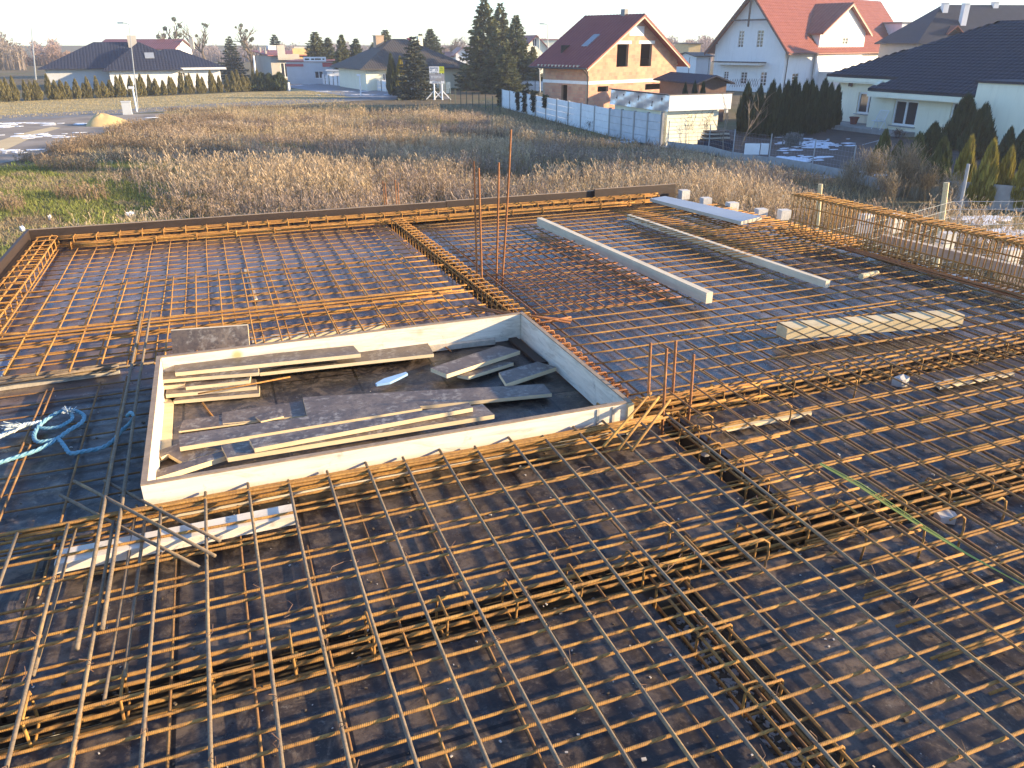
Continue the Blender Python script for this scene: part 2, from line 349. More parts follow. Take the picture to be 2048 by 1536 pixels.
mat_of('rebar_mat', 'dense orange rebar mat beside the grey plank at the far right', fr(4.83, 6.72, .0722), lambda y: (3.6, xr(y) - .05), [3.9, 4.3, 4.68], (4.8, 6.75), .088, .076, .0048, .0045, 'rebar_orange', 'rebar_thin', .004, .02)
mat_of('rebar_mat', 'thin dark rebar mat under the blue rope left of the opening', fr(2.62, 4.1, S), (-1.5, -.44), [-1.38, -1.35, -1.15, -.93, -.9, -.7, -.57], (2.3, 4.1), .014, .024, .0042, .0048, 'rebar_thin', 'rebar_thin', .01)
for i, (x0, y0, x1, y1, z) in enumerate([(-.535, 4.92, -.53, 1.92, .108), (-.488, 4.95, -.478, 1.98, .106), (-.62, 2.66, -.64, 1.9, .07), (-.44, 2.7, -.455, 1.72, .07), (-.40, 2.66, -.41, 1.80, .075)]):
    o = bar(None, (x0, y0, ZD + z), (x1, y1, ZD + z), .0068 if i < 2 else .0055, 'rebar_grey', 'loose_rebar')
    tag(o, ['outer long loose rod running past the left board of the opening', 'inner long loose rod right beside the left board of the opening', 'short rod lying left of the bundle below the opening corner',
            'short rod in the bundle below the near left corner of the opening', 'rightmost short rod in the bundle below the opening corner'][i], 'rebar')
def loose(p0, p1, r, m, label, cat='rebar', group=None):
    return tag(bar(None, p0, p1, r, m, 'loose_rebar', 0), label, cat, group)
W3 = lambda px, py, z: D(px, py, z)
for i, (a, b) in enumerate([((148, 962), (430, 1112)), ((208, 961), (440, 1082)), ((120, 990), (400, 1135))]):
    loose(W3(*a, .11 - .01 * i), W3(*b, .11 - .01 * i), .006, 'rebar_grey', ['middle slanting rod across the near left corner of the opening', 'slanting corner rod nearest the near left corner of the opening', 'outermost slanting rod below the rope end'][i])
for i, (a, b) in enumerate([((1207, 893), (1302, 786)), ((1236, 900), (1318, 794)), ((1263, 902), (1340, 800))]):
    loose(W3(*a, .10), W3(*b, .19), .0062, 'rebar', ['steep rod leaning at the near right corner of the opening, closest to the board', 'middle steep rod leaning at the near right opening corner', 'steep rod leaning at the near right opening corner, closest to the starter rods'][i])
for i, (a, b) in enumerate([((936, 612), (1140, 646)), ((938, 618), (1143, 641)), ((940, 606), (1090, 660)), ((1062, 648), (1142, 634))]):
    loose(W3(*a, .105), W3(*b, .105), .006, 'rebar_red', 'rusty diagonal rod laid across the far right corner of the opening', group='diagonal rods at the far right opening corner')
def bundle(name, label, n, x0, x1, yc, spread, z0, z1, m='rebar_orange', r=.006, slope=0):
    t = thing(name, label, 'rebar bundle', ((x0 + x1) / 2, yc, ZD))
    for i in range(n):
        y = yc + random.uniform(-spread, spread); z = random.uniform(z0, z1); a = x0 + random.uniform(0, .35); b = x1 - random.uniform(0, .35)
        bar(t, (a, y + random.uniform(-.02, .02), ZD + z), (b, y + slope * (b - a) + random.uniform(-.02, .02), ZD + z + random.uniform(-.01, .01)), r * random.uniform(.85, 1.1), m, 'bar', .01)
    return t
bundle('rebar_bundle', 'bundle of orange rods across the slab just beyond the opening', 9, -1.5, 1.45, 4.72, .07, .05, .12)
bundle('rebar_bundle', 'bundle of dark rods along the board edge above the blue rope', 7, -1.55, -.33, 4.17, .035, .03, .075, 'rebar_grey', .006, .045)
bundle('rebar_bundle', 'packed orange rods along the near board of the opening', 13, -.95, 1.75, 2.632, .03, .045, .105, 'rebar', .0055)
bundle('rebar_bundle', 'bundle of ribbed rods at the foot of the three slim starter rods', 7, 1.45, 2.45, 2.78, .05, .04, .10)
# ================================================================ BEAM CAGES
def stirrup_mesh(kind, w, h, r=.0042):
    mb = MB(); c = .012; pts = []
    for cx, cy, a0 in ((w / 2 - c, h / 2 - c, 0), (-w / 2 + c, h / 2 - c, 90), (-w / 2 + c, -h / 2 + c, 180), (w / 2 - c, -h / 2 + c, 270)):
        for k in range(4):
            a = rad(a0 + 30 * k); pts.append((cx + c * math.cos(a), random.uniform(-.002, .002), cy + c * math.sin(a)))
    mb.tube(pts, r, 6, True)
    mb.tube([(w / 2 - .012, .006, h / 2 - .004), (w / 2 - .05, .012, h / 2 - .04)], r, 6)     # hooked end
    return mb.mesh('stirrup', M[kind], smooth=True)
def cage(label, p0, p1, w, h, zc, step, m, rlong=.0062, nmid=0, name='beam_cage', tilt=.05, side=False):
    p0 = Vector(p0); p1 = Vector(p1); d = (p1 - p0); L = d.length; d.normalize(); s = Vector((-d.y, d.x))
    t = thing(name, label, 'beam cage', ((p0.x + p1.x) / 2, (p0.y + p1.y) / 2, ZD)); me = stirrup_mesh(m, w, h)
    yaw = math.atan2(-d.x, d.y)
    n = min(100, int(L / step))
    for i in range(n + 1):
        q = p0 + d * (L * i / n)
        o = bpy.data.objects.new('stirrup', me); COL.objects.link(o); o.parent = t
        o.location = Vector((q.x, q.y, ZD + zc + random.uniform(-.004, .004))) - ORG[t.name]; o.rotation_euler = (random.uniform(-tilt, tilt), random.uniform(-.02, .02), yaw + random.uniform(-tilt, tilt))
    offs = [(-1, 1), (1, 1), (-1, -1), (1, -1)] + [(0, 1)] * (nmid > 0) + [(0, -1)] * (nmid > 1)
    if side: offs += [(-1, -.35), (1, .2), (-.5, 1)]
    for a, b in offs:
        e = s * (a * (w / 2 - .012)); z = ZD + zc + b * (h / 2 - .012)
        q0 = p0 + e - d * random.uniform(0, .08); q1 = p1 + e + d * random.uniform(0, .08)
        bar(t, (q0.x, q0.y, z), (q1.x, q1.y, z), rlong, m, 'long_bar', .005)
    return t
cage('orange beam cage lying inside the far edge boards along the whole far side', (-1.36, YB - .13), (4.4, YB - .13), .15, .085, .075, .17, 'rebar_orange', nmid=2)
cage('second beam cage of rusty rods in front of the far edge cage', (-1.2, YB - .26), (4.0, YB - .26), .07, .05, .06, .31, 'rebar_orange')
cage('bright orange beam cage lying along the left edge board', (XL + .14, 4.6), (XL + .14, YB - .12), .16, .09, .075, .16, 'rebar_orange', nmid=1)
cage('beam cage in the dark trough from the tall starter rods to the far edge', (1.62, 4.05), (1.53, 7.1), .115, .14, .03, .088, 'rebar_orange', nmid=1)
cage('tight beam cage in the trough beside the right board of the opening', (1.65, 2.95), (1.65, 4.05), .10, .13, .02, .07, 'rebar_red', nmid=2)
cage('beam cage in the trough running toward the camera at lower right', (1.165, .3), (1.165, 1.66), .12, .10, .0, .2, 'rebar', .005)
cage('short beam cage in the trough before the slim starter rods', (1.785, 1.9), (1.785, 2.7), .10, .10, .01, .16, 'rebar', .005)
cage('beam cage of thick ribbed rods in the trough behind the green cord', (1.5, 2.82), (5.2, 2.82), .11, .11, .025, .2, 'rebar', nmid=2)
cage('beam cage in the trough crossing the whole foreground', (-1.5, 1.78), (5.2, 1.78), .11, .10, .025, .21, 'rebar', nmid=2)
cage('tall parapet cage of close stirrups along the right edge', (4.83, 5.55), (5.08, 2.9), .2, .34, .215, .046, 'rebar', .006, 2, tilt=.03, side=True)
bundle('rebar_bundle', 'brown rods packed along the foot of the tall parapet cage', 1, 4.7, 5.0, 5.2, .01, .05, .06)
t = thing('rebar_bundle', 'long brown rods lying along the foot of the parapet cage', 'rebar bundle', (4.85, 4.3, ZD))
for i in range(6):
    o = random.uniform(-.07, .05); bar(t, (4.70 + o, 5.6, ZD + random.uniform(.03, .07)), (4.96 + o, 3.0, ZD + random.uniform(.03, .07)), .006, 'rebar_red', 'bar', .02)
# curved stirrup hooks standing out of the lower right trough
for i, (px, py) in enumerate([(1985, 1005), (1900, 1040), (1818, 1060), (1556, 812), (1395, 835), (1300, 1055), (1700, 1065), (1500, 1090), (1690, 760)]):
    p = D(px, py, .12); b = MB(); q = [Vector((0, 0, 0)), Vector((.06, .01, .0)), Vector((.085, .01, -.02)), Vector((.08, .0, -.06)), Vector((.06, -.01, -.13))]
    b.tube([p + v for v in q], .0042, 6); o = obj('hooked_stirrup_end', b, M['rebar'], None, True, p)
    tag(o, 'bent hook of rusty rod sticking up from a beam trough at the right', 'rebar hook', 'bent hooks along the beam troughs')
# ================================================================ STARTER RODS
def starter(label, pts, r, m='rebar_red'):
    t = thing('column_starter', label, 'starter bars', D(pts[0][0], pts[0][1], 0))
    for (bx, by, tx, ty, zb_) in pts:
        p = D(bx, by, zb_); h0 = hz(ty, p); q = Vector((p.x, p.y, h0)); k = proj(q.x, q.y, q.z)
        dep = w2h(p.x, p.y)[1]; rr = (tx - k[0]) * dep / (F / CT); dx, dy = h2w(rr, 0)
        bar(t, (p.x, p.y, ZD - .12), (q.x + dx, q.y + dy, q.z), r, m, 'rod', 0)
starter('four tall rusty column starter rods at the head of the long beam cage', [(954, 575, 948, 322, 0), (965, 583, 957, 336, 0), (992, 572, 998, 325, 0), (1002, 576, 1023, 259, 0)], .0075)
starter('four slim column starter rods by the near right corner of the opening', [(1296, 835, 1300, 686, 0), (1325, 868, 1332, 697, 0), (1342, 826, 1351, 682, 0), (1376, 845, 1387, 709, 0)], .0068)
starter('four short starter rods standing against the far edge board', [(772, 440, 765, 362, 0), (776, 440, 770, 366, 0), (795, 440, 790, 360, 0), (800, 442, 796, 365, 0)], .0055)
# ================================================================ STAIR OPENING AND ITS BOARDS
op = thing('opening_frame', 'pale board frame boxing out the stair opening, full of dark offcuts', 'board frame', (.58, 3.33, ZD))
X0, X1, Y0, Y1, HB, TB = -.405, 1.565, 2.672, 3.985, .16, .020
def board(name, x0, x1, y0, y1, z0=.0, z1=HB):
    b = MB(); e = .004
    b.box(((x0 + x1) / 2, (y0 + y1) / 2, ZD + (z0 + z1 - e) / 2 + .002), (x1 - x0, y1 - y0, z1 - z0 - e), m=0)
    b.box(((x0 + x1) / 2, (y0 + y1) / 2, ZD + z1 + .001), (x1 - x0 + .001, y1 - y0 + .001, .006), m=1)
    return obj(name, b, [M['board_face'], M['board_edge']], op)
board('near_board', X0, X1, Y0, Y0 + TB, .004)
b = MB()
for xx in (1.475, 1.40): b.box((xx, Y0 - .002, ZD + .085), (.012, .006, .14))
obj('joint_strip', b, M['timber_grey'], op); b = MB(); b.box((X1 - .010, Y0 + .004, ZD + .085), (.028, .035, .148)); obj('end_block', b, M['timber'], op)
board('far_board', X0 + TB + .002, X1 - TB - .002, Y1 - TB, Y1, .004)
board('side_board', X0, X0 + TB, Y0 + TB + .002, Y1, .004)
board('side_board', X1 - TB, X1, Y0 + TB + .002, Y1, .004)
def plank(label, px, zt, th, name='plank', mats=None, tilt=0, cat='plank', group=None):
    tp = [D(x, y, zt) for x, y in px]; e0, e1 = random.uniform(0, .007), random.uniform(0, .007); tp = [Vector((q.x, q.y, q.z + (e0 if i in (0, 3) else e1))) for i, q in enumerate(tp)]; c = sum(tp, Vector()) / 4
    b = MB(); b.prism(tp, th, 0, 1); c.z -= th
    o = obj(name, b, mats or [M['dark_board'], M['pale_edge']], None, False, c); return tag(o, label, cat, group)
A = lambda u, v: (270 + u / 3.413, 600 + v / 3.413)
B = lambda u, v: (750 + u / 3.413, 600 + v / 3.413)
# upright square of dark board leaning on the far board
p0 = D(347, 726, .05); p1 = D(501, 714, .05); b = MB(); ax = (p1 - p0).normalized(); nrm = Vector((-ax.y, ax.x, 0))
for_t = [p0, p1, p1 + nrm * .075 + Vector((0, 0, .155)), p0 + nrm * .075 + Vector((0, 0, .155))]
bk = [q + nrm * .018 for q in for_t]
b.face(for_t, 0); b.face(bk[::-1], 0)
for k in range(4): b.face([for_t[k], bk[k], bk[(k + 1) % 4], for_t[(k + 1) % 4]], 1)
tag(obj('board_offcut', b, [M['dark_board'], M['pale_edge']], None, False, p0), 'dark square board standing on edge against the far board of the opening', 'board')
plank('long dark plank on top of the pile, below the upright square board', [A(265, 437), A(1490, 312), A(1540, 368), A(275, 505)], .105, .02)
plank('wide brown board lying under the long plank along the far board', [A(1400, 330), A(1985, 270), A(2040, 372), A(850, 500)], .05, .018)
plank('lowest short plank of the pile at the left board', [A(300, 640), A(850, 585), A(850, 640), A(262, 690)], .022, .018)
plank('short plank second from the bottom of the pile at the left board', [A(215, 600), A(825, 540), A(830, 592), A(210, 650)], .042, .018)
plank('short offcut in the middle of the pile at the left board', [A(345, 560), A(790, 510), A(782, 548), A(345, 594)], .062, .018)
plank('stubby offcut poking left from the pile at the left board', [A(165, 560), A(345, 545), A(340, 575), A(165, 590)], .064, .02)
plank('flat plank on the pile right under the long dark plank', [A(165, 500), A(845, 440), A(845, 500), A(165, 553)], .084, .018)
plank('large worn panel with a cracked corner in the middle of the opening', [A(1145, 665), B(1150, 580), B(1207, 645), A(1178, 800)], .034, .018)
plank('thin dark sheet half under the large worn panel', [A(595, 775), A(1145, 690), A(1180, 790), A(600, 850)], .014, .008)
plank('pale triangular scrap beside the large worn panel', [A(820, 800), A(965, 752), A(1015, 795), A(860, 832)], .024, .008)
plank('grey offcut poking out left of the thin dark sheet', [A(330, 830), A(800, 760), A(850, 830), A(300, 905)], .0095, .008)
plank('long rough plank with its left end lit, crossing the opening', [A(298, 920), A(1900, 690), A(1960, 740), A(305, 1005)], .058, .02)
plank('long straight plank lying on top near the near board', [A(780, 955), B(640, 705), B(668, 738), A(815, 1020)], .082, .02)
plank('long plank under the straight one, its right end farthest out', [A(590, 1000), B(735, 712), B(815, 785), A(632, 1085)], .06, .02)
plank('narrow slanting plank at the near left corner of the opening', [A(88, 1188), A(590, 1040), A(630, 1070), A(150, 1222)], .045, .022)
plank('short grey board crossing under the slanting plank', [A(215, 1045), A(310, 985), A(600, 1030), A(320, 1105)], .030, .018)
plank('pale wedge of board in the left corner behind the slanting plank', [A(130, 1040), A(300, 985), A(330, 1010), A(180, 1075)], .028, .012)
plank('wide plank fanned out furthest back at the right of the opening', [B(380, 470), B(845, 315), B(990, 352), B(490, 515)], .055, .022)
plank('thin plank in the middle of the fan at the right of the opening', [B(560, 510), B(880, 418), B(946, 428), B(640, 525)], .034, .018)
plank('short blue-grey plank nearest of the fan at the right', [B(845, 500), B(1110, 425), B(1238, 463), B(895, 578)], .045, .022)
plank('dark batten lying along the right board inside the opening', [B(885, 238), B(925, 222), B(1180, 425), B(1100, 425)], .02, .018, 'batten', [M['brown_board'], M['brown_board']], cat='batten')
plank('brown batten lying along the left board inside the opening', [A(165, 590), A(262, 700), A(245, 1060), A(120, 1120)], .012, .010, 'batten', [M['timber'], M['timber']], cat='batten')
plank('grey low board lying along the foot of the far board', [B(330, 310), B(815, 240), B(822, 272), B(340, 330)], .035, .03, 'batten', [M['timber_grey'], M['timber_grey']], cat='batten')
b = MB(); q = [D(*A(u, v), .04) for u, v in ((1640, 568), (1700, 535), (1790, 508), (1850, 490), (1862, 500), (1800, 532), (1740, 560), (1650, 575))]
b.prism(q, .012); tag(obj('plastic_scrap', b, M['film'], None, False, q[0]), 'crumpled strip of light blue plastic on the boards in the opening', 'plastic scrap')
loose(W3(*A(430, 640), .09), W3(*A(1060, 525), .075), .004, 'rebar_orange', 'thin orange rod lying on the plank pile in the opening')
loose(W3(*A(462, 700), .01), W3(*A(540, 805), .01), .004, 'rebar_orange', 'short rusty rod on the floor of the opening beside the plank pile')
loose(W3(*B(440, 280), .04), W3(*B(522, 352), .02), .004, 'rebar_red', 'short rusty rod leaning on the grey low board in the opening')
# ================================================================ LUMBER AND BITS ON THE MATS
def beam(label, p, q, w, z0, z1, mats, name='timber_batten', cat='batten'):
    p = Vector(p); q = Vector(q); d = (q - p); L = d.length; d.normalize(); c = (p + q) / 2
    b = MB(); b.box((c.x, c.y, ZD + (z0 + z1) / 2), (L, w, z1 - z0), d=d); return tag(obj(name, b, mats, None, False, (c.x, c.y, ZD + z0)), label, cat)
beam('pale batten on edge running away in the middle of the right bay', (2.76, 6.62), (2.90, 4.06), .05, .042, .115, M['pale_timber'])
beam('thinner batten on edge under the dense orange rods', (3.66, 6.55), (3.87, 4.07), .04, .042, .092, M['pale_timber'])
beam('thick sawn timber beam lying under the open mat at right', (2.93, 3.375), (4.08, 3.20), .11, .044, .112, M['timber'], 'timber_beam', 'timber beam')
beam('white planed board lying under the foreground rods by the near left opening corner', (-.66, 2.445), (.09, 2.46), .085, .040, .075, M['board_face'], 'plank', 'plank')
beam('blackened edge plank under the rods above the blue rope', (-1.5, 4.20), (-.62, 4.24), .03, .002, .05, M['timber_grey'], 'plank', 'plank')
b = MB(); b.prism([D(1300, 397, .155), D(1330, 392, .155), D(1524, 433, .155), D(1482, 443, .155)], .03, 0, 1)
tag(obj('grey_plank', b, [M['grey_sheet'], M['timber_grey']], None, False, D(1400, 420, .125)), 'blue-grey plank lying on the rods near the far right blocks', 'plank')
b = MB(); b.prism([D(-60, 772, .03), D(0, 756, .03), D(26, 710, .03), D(-30, 706, .03)], .02)
tag(obj('grey_board', b, [M['grey_sheet']], None, False, D(-20, 730, .03)), 'pale blue-grey board corner at the left edge above the blackened plank', 'board')
b = MB(); c0, c1 = D(1722, 553, .05), D(1755, 545, .05); b.tube([c0, c0 * .9 + c1 * .1, (c0 + c1) / 2, c1], .022, 7, r1=.016); tag(obj('wood_offcut', b, M['timber'], None, False, c0), 'short yellowish wood offcut lying on the rods in front of the parapet cage', 'offcut')
beam('grey wall plate board behind the tall parapet cage', (5.10, 4.85), (5.42, 2.7), .055, .07, .15, M['timber_grey'], 'wall_plate', 'board')
def blocks(label, px, py, n, z0=.0, s=(.11, .10, .09)):
    p = D(px, py, z0); b = MB()
    for k in range(n): b.box((p.x + random.uniform(-.008, .008), p.y, p.z + s[2] * (k + .5)), (s[0] * random.uniform(.92, 1.05), s[1], s[2] - .006), random.uniform(-.1, .1) - .1)
    tag(obj('spacer_block', b, M['aac'], None, False, p), label, 'block')
for lab, px, py, n, z0 in (('white block pair standing at the end of the far edge board', 1368, 398, 1, .04), ('white block behind the blue-grey plank, second from the edge board', 1411, 414, 1, .04), ('white block behind the middle of the blue-grey plank', 1462, 424, 1, .03),
                          ('white block at the near end of the blue-grey plank', 1519, 437, 1, .0), ('white block at the far foot of the parapet cage', 1567, 439, 1, .0), ('white block pair seen through the far part of the parapet cage', 1727, 465, 2, .0),
                          ('taller white block stack seen through the middle of the parapet cage', 1788, 464, 2, .02), ('white block stack at the foot of the rusty pole', 1886, 505, 2, .0), ('squat white block stack at the near end of the parapet cage', 2012, 541, 2, .0)):
    blocks(lab, px, py, n, z0, (.10, .09, .10) if n == 1 else (.11, .09, .085))
# things in the lower right troughs
for i, (px, py, w, h, mk, lab) in enumerate([(1890, 1040, .085, .03, 'paper', 'broken concrete lump in the trough beside the green cord'), (1800, 770, .09, .05, 'paper', 'crumpled paper scrap caught in the rods right of the trough'), (1410, 908, .05, .03, 'paper', 'small concrete spacer lying in the trough near the slim starter rods')]):
    b = MB(); p = D(px, py, .0); n = 9; top = []
    for k in range(n):
        a = 2 * math.pi * k / n; rr = random.uniform(.7, 1.1); top.append((p.x + w * .5 * rr * math.cos(a), p.y + w * .4 * rr * math.sin(a), p.z + h * random.uniform(.75, 1)))
    b.prism(top, h * .95); tag(obj('rubble_lump', b, M[mk], None, False, p), lab, 'rubble')
plank('pale plank lying flat among the rods far right of the troughs', [(1868, 765), (2020, 740), (2030, 748), (1880, 776)], .02, .015, mats=[M['timber_grey'], M['pale_edge']])
plank('pale lath lying in the trough right of the slim starter rods', [(1440, 850), (1620, 816), (1624, 826), (1445, 860)], .03, .015, mats=[M['timber'], M['pale_edge']])
plank('grimy plank with a white lit rim lying past the far opening board', [(502, 676), (770, 644), (775, 650), (505, 686)], .03, .02, mats=[M['timber_grey'], M['pale_edge']])
plank('little pale stick lying on the plywood of the far left bay', [(488, 540), (496, 538), (515, 598), (505, 602)], .02, .012, 'wood_stick', [M['timber_grey'], M['pale_edge']], cat='stick')
plank('yellow lath lying before the far edge cage left of centre', [(380, 469), (560, 452), (562, 456), (382, 474)], .03, .015, 'lath', [M['timber'], M['pale_edge']], cat='lath')
plank('yellow lath lying before the far edge cage right of the beam cage', [(822, 439), (915, 431), (916, 435), (824, 443)], .03, .015, 'lath', [M['timber'], M['pale_edge']], cat='lath')
# green cord
t = thing('cord_bundle', 'bundle of thin green cords stretched over the rods at lower right', 'cord', D(1850, 1060, .1))
for k in range(4):
    o = (k - 1.5) * .004; b = MB(); pts = []
    for i, (px, py) in enumerate([(1640, 928), (1720, 972), (1780, 1012), (1850, 1058), (1930, 1106), (2050, 1172), (2150, 1215)]):
        p = D(px, py, .108 + (.004 if i % 2 else 0)); s = o * (1 + 1.2 * math.sin(i * .9)); pts.append((p.x + s, p.y + s * .6, p.z + abs(s) * .3))
    b.tube(pts, .0018, 5); obj('strand', b, M['cord'], t)
# blue rope
t = thing('blue_rope', 'frayed light blue rope looped on the dark plywood left of the opening', 'rope', D(90, 860, .03))
A5 = lambda u, v: (u / 5.12, 680 + v / 5.12)
def ropepath(name, pts, r, mt, z=.035):
    P = [D(*A5(u, v), z + (dz if len(q) else 0)) for (u, v, *q) in pts for dz in [(q[0] if q else 0)]]
    sm = []
    for i in range(len(P) - 1):
        a, b_, c, d = P[max(i - 1, 0)], P[i], P[i + 1], P[min(i + 2, len(P) - 1)]
        for k in range(6):
            s = k / 6; sm.append(.5 * ((2 * b_) + (c - a) * s + (2 * a - 5 * b_ + 4 * c - d) * s * s + (3 * b_ - a - 3 * c + d) * s ** 3))
    sm.append(P[-1]); b = MB()
    for ph in (0, 2.1, 4.2):
        q = []
        for i, p in enumerate(sm):
            t_ = sm[min(i + 1, len(sm) - 1)] - sm[max(i - 1, 0)]; t_.normalize(); s_ = t_.cross(Vector((0, 0, 1))); an = i * .9 + ph
            q.append(p + s_ * (math.cos(an) * r * .55) + Vector((0, 0, math.sin(an) * r * .55)))
        b.tube(q, r * .62, 6)
    obj(name, b, mt, t, True)
ropepath('loop', [(-90, 1290), (0, 1255), (200, 1190), (400, 1120), (560, 1030), (700, 930), (830, 850), (860, 780), (800, 735), (700, 720), (560, 760), (430, 850), (360, 940), (350, 1010), (400, 1045), (520, 1030), (600, 1020), (660, 1090), (720, 1160), (860, 1140), (1050, 1100), (1170, 1020), (1230, 940), (1290, 890), (1340, 840, .03), (1370, 790, .07), (1340, 745, .09), (1300, 780, .07)], .0085, M['rope'])
ropepath('bight', [(400, 900), (480, 905), (600, 890), (680, 850), (740, 800), (720, 740)], .0075, M['rope'])
ropepath('frayed_tail', [(-60, 1010), (30, 970), (140, 920), (250, 870), (330, 860), (420, 840)], .010, M['rope_pale'])
for end in (0, 1):
    b = MB()
    for k in range(40 if end == 0 else 30):
        if end == 0: u, v, du, dv = random.uniform(180, 260), random.uniform(860, 900), random.uniform(-220, -60), random.uniform(-30, 60)
        else: u, v, du, dv = 700, 740, random.uniform(-70, 90), random.uniform(-70, 20)
        b.tube([D(*A5(u, v), .04), D(*A5(u + du * .6, v + dv * .5), .05), D(*A5(u + du, v + dv), random.uniform(.03, .07))], .0016, 4)
    obj('rope_fray', b, M['rope_pale'], t)
# twisted tie wires on the foreground mat
b = MB()
for i in range(90):
    x = random.choice(fr(-.8, 1.7, .1475)); y = random.choice(fr(.8, 2.5, S)); z = ZD + .095
tw = MB(); tw.tube([(0, 0, -.02), (.01, .008, .004), (0, .012, .01), (-.012, .0, .006), (.004, -.004, .014), (.016, .012, .03)], .0011, 5)
twm = tw.mesh('tie_wire', M['wire'])
matroot = bpy.data.objects['rebar_mat']
for x in fr(-.935, 1.85, .1475):
    for y in fr(.40, 2.58, S):
        if random.random() < .36:
            o = bpy.data.objects.new('tie_wire', twm); COL.objects.link(o); o.parent = matroot; o.location = Vector((x, y, ZD + .094)) - ORG[matroot.name]; o.rotation_euler = (random.uniform(-.5, .5), random.uniform(-.5, .5), random.uniform(0, 6.3))
for i, (px, py) in enumerate([(590, 1235), (1340, 1150), (1500, 1020), (700, 1150), (1180, 960)]):
    p = D(px, py, .05); b = MB(); pts = [p + Vector((.03 * math.sin(k * 1.1 + i) + .012 * k - .05, .03 * math.cos(k * .8 + i), .04 + .01 * math.sin(k))) for k in range(9)]
    b.tube(pts, .0012, 5); tag(obj('wire_scrap', b, M['wire'], None, False, p), 'curled scrap of tie wire dropped in the foreground mat', 'wire', 'scraps of tie wire')
# crumbs of mortar, bark and rust on the plywood
b = MB()
for k in range(2000):
    x, y = random.uniform(-1.4, 4.5), random.uniform(.6, 4.5) if k % 3 else random.uniform(.8, 3)
    if X0 < x < X1 and Y0 < y < Y1 and k % 4: continue
    s = random.uniform(.0015, .005) if random.random() < .95 else random.uniform(.005, .010); a = random.random() * 3
    b.box((x, y, ZD + s * .3 + .0005), (s * 1.6, s, s * .6), a, random.choice([0, 1, 1]))
for k in range(1500):
    x, y = (random.uniform(1.09, 1.24), random.uniform(.7, 1.7)) if k % 2 else (random.uniform(-1.2, 4), random.uniform(1.71, 1.85))
    s = random.uniform(.003, .010); b.box((x, y, zb + s * .3), (s * random.uniform(1, 4), s, s * .7), random.random() * 3, random.choice([0, 0, 1]))
struct('site_debris', b, [M['paper'], M['trough']], 'stuff')
# ================================================================ GROUND, ROADS
def field_soil():
    k = NT('field_soil'); v = k.coord('Object')
    c = k.ramp(k.noise(v, .35, 7, .65, .5), [(.3, (.095, .075, .045)), (.5, (.15, .115, .065)), (.7, (.21, .165, .095))])
    c = k.mix(k.ramp(k.noise(v, .11, 5, .6), [(.48, 0.0), (.66, .55)]), c, (.10, .125, .035))
    c = k.mix(k.ramp(k.noise(v, 6, 5, .7), [(.4, 0.0), (.75, .55)]), c, (.05, .042, .028)); k.col(c); k.rough(.95)
    k.b.inputs['Specular IOR Level'].default_value = .15; k.bump(k.noise(v, 5, 6), .8, .12); return k.m
mb = MB(); mb.face([(-700, -400, 0), (1200, -400, 0), (1200, 1500, 0), (-700, 1500, 0)]); struct('ground', mb, field_soil())
def sheet(name, pts, z, m, kind='structure'):
    mb = MB(); q = [G(*p) for p in pts]; c = sum(q, Vector()) / len(q)
    a = sum((q[i].x * q[(i + 1) % len(q)].y - q[(i + 1) % len(q)].x * q[i].y) for i in range(len(q)))
    if a < 0: q = q[::-1]
    mb.face([(p.x, p.y, z) for p in q]); return struct(name, mb, m, kind)
asph = simple('asphalt', (.13, .125, .12), (.18, .17, .16), .8, .85, .2, 20)
dirt = simple('bare_dirt', (.13, .105, .085), (.22, .18, .14), .5, .95, .5, 6, c3=(.27, .23, .19))
sandm = simple('pale_sand', (.52, .40, .22), (.44, .33, .18), .9, .95, .4, 9)
verge = simple('mown_dry_grass', (.38, .29, .13), (.28, .22, .10), .7, .95, .6, 12, c3=(.20, .18, .075))
sheet('grass_verge', [(-500, 232), (0, 203), (300, 193), (560, 181), (600, 176), (720, 195), (700, 203), (480, 216), (0, 238), (-500, 265)], .004, verge)
sheet('road', [(-500, 260), (0, 231), (240, 219), (480, 204), (640, 197.5), (740, 194.5), (900, 193), (900, 198.5), (760, 200), (640, 205), (480, 213), (240, 229), (0, 243), (-500, 275)], .008, asph)
sheet('side_road', [(560, 172), (626, 163.5), (650, 166), (870, 192), (760, 196), (700, 194)], .012, simple('wet_asphalt', (.20, .21, .23), (.15, .155, .165), .8, .6))
sheet('dirt_track', [(-300, 270), (0, 243), (240, 229), (340, 226), (230, 258), (140, 288), (40, 320), (-100, 345), (-300, 360)], .006, dirt)
sheet('sandy_track', [(-120, 318), (-40, 295), (40, 268), (104, 254), (122, 256), (80, 268), (20, 296), (-60, 330)], .010, sandm)
sheet('garden_bed', [(1330, 285), (1440, 262), (1560, 248), (1670, 250), (1800, 275), (2060, 330), (2060, 380), (1750, 352), (1600, 330)], .006, simple('dark_garden_soil', (.055, .04, .035), (.10, .075, .06), 1.5, .95, .6, 8))
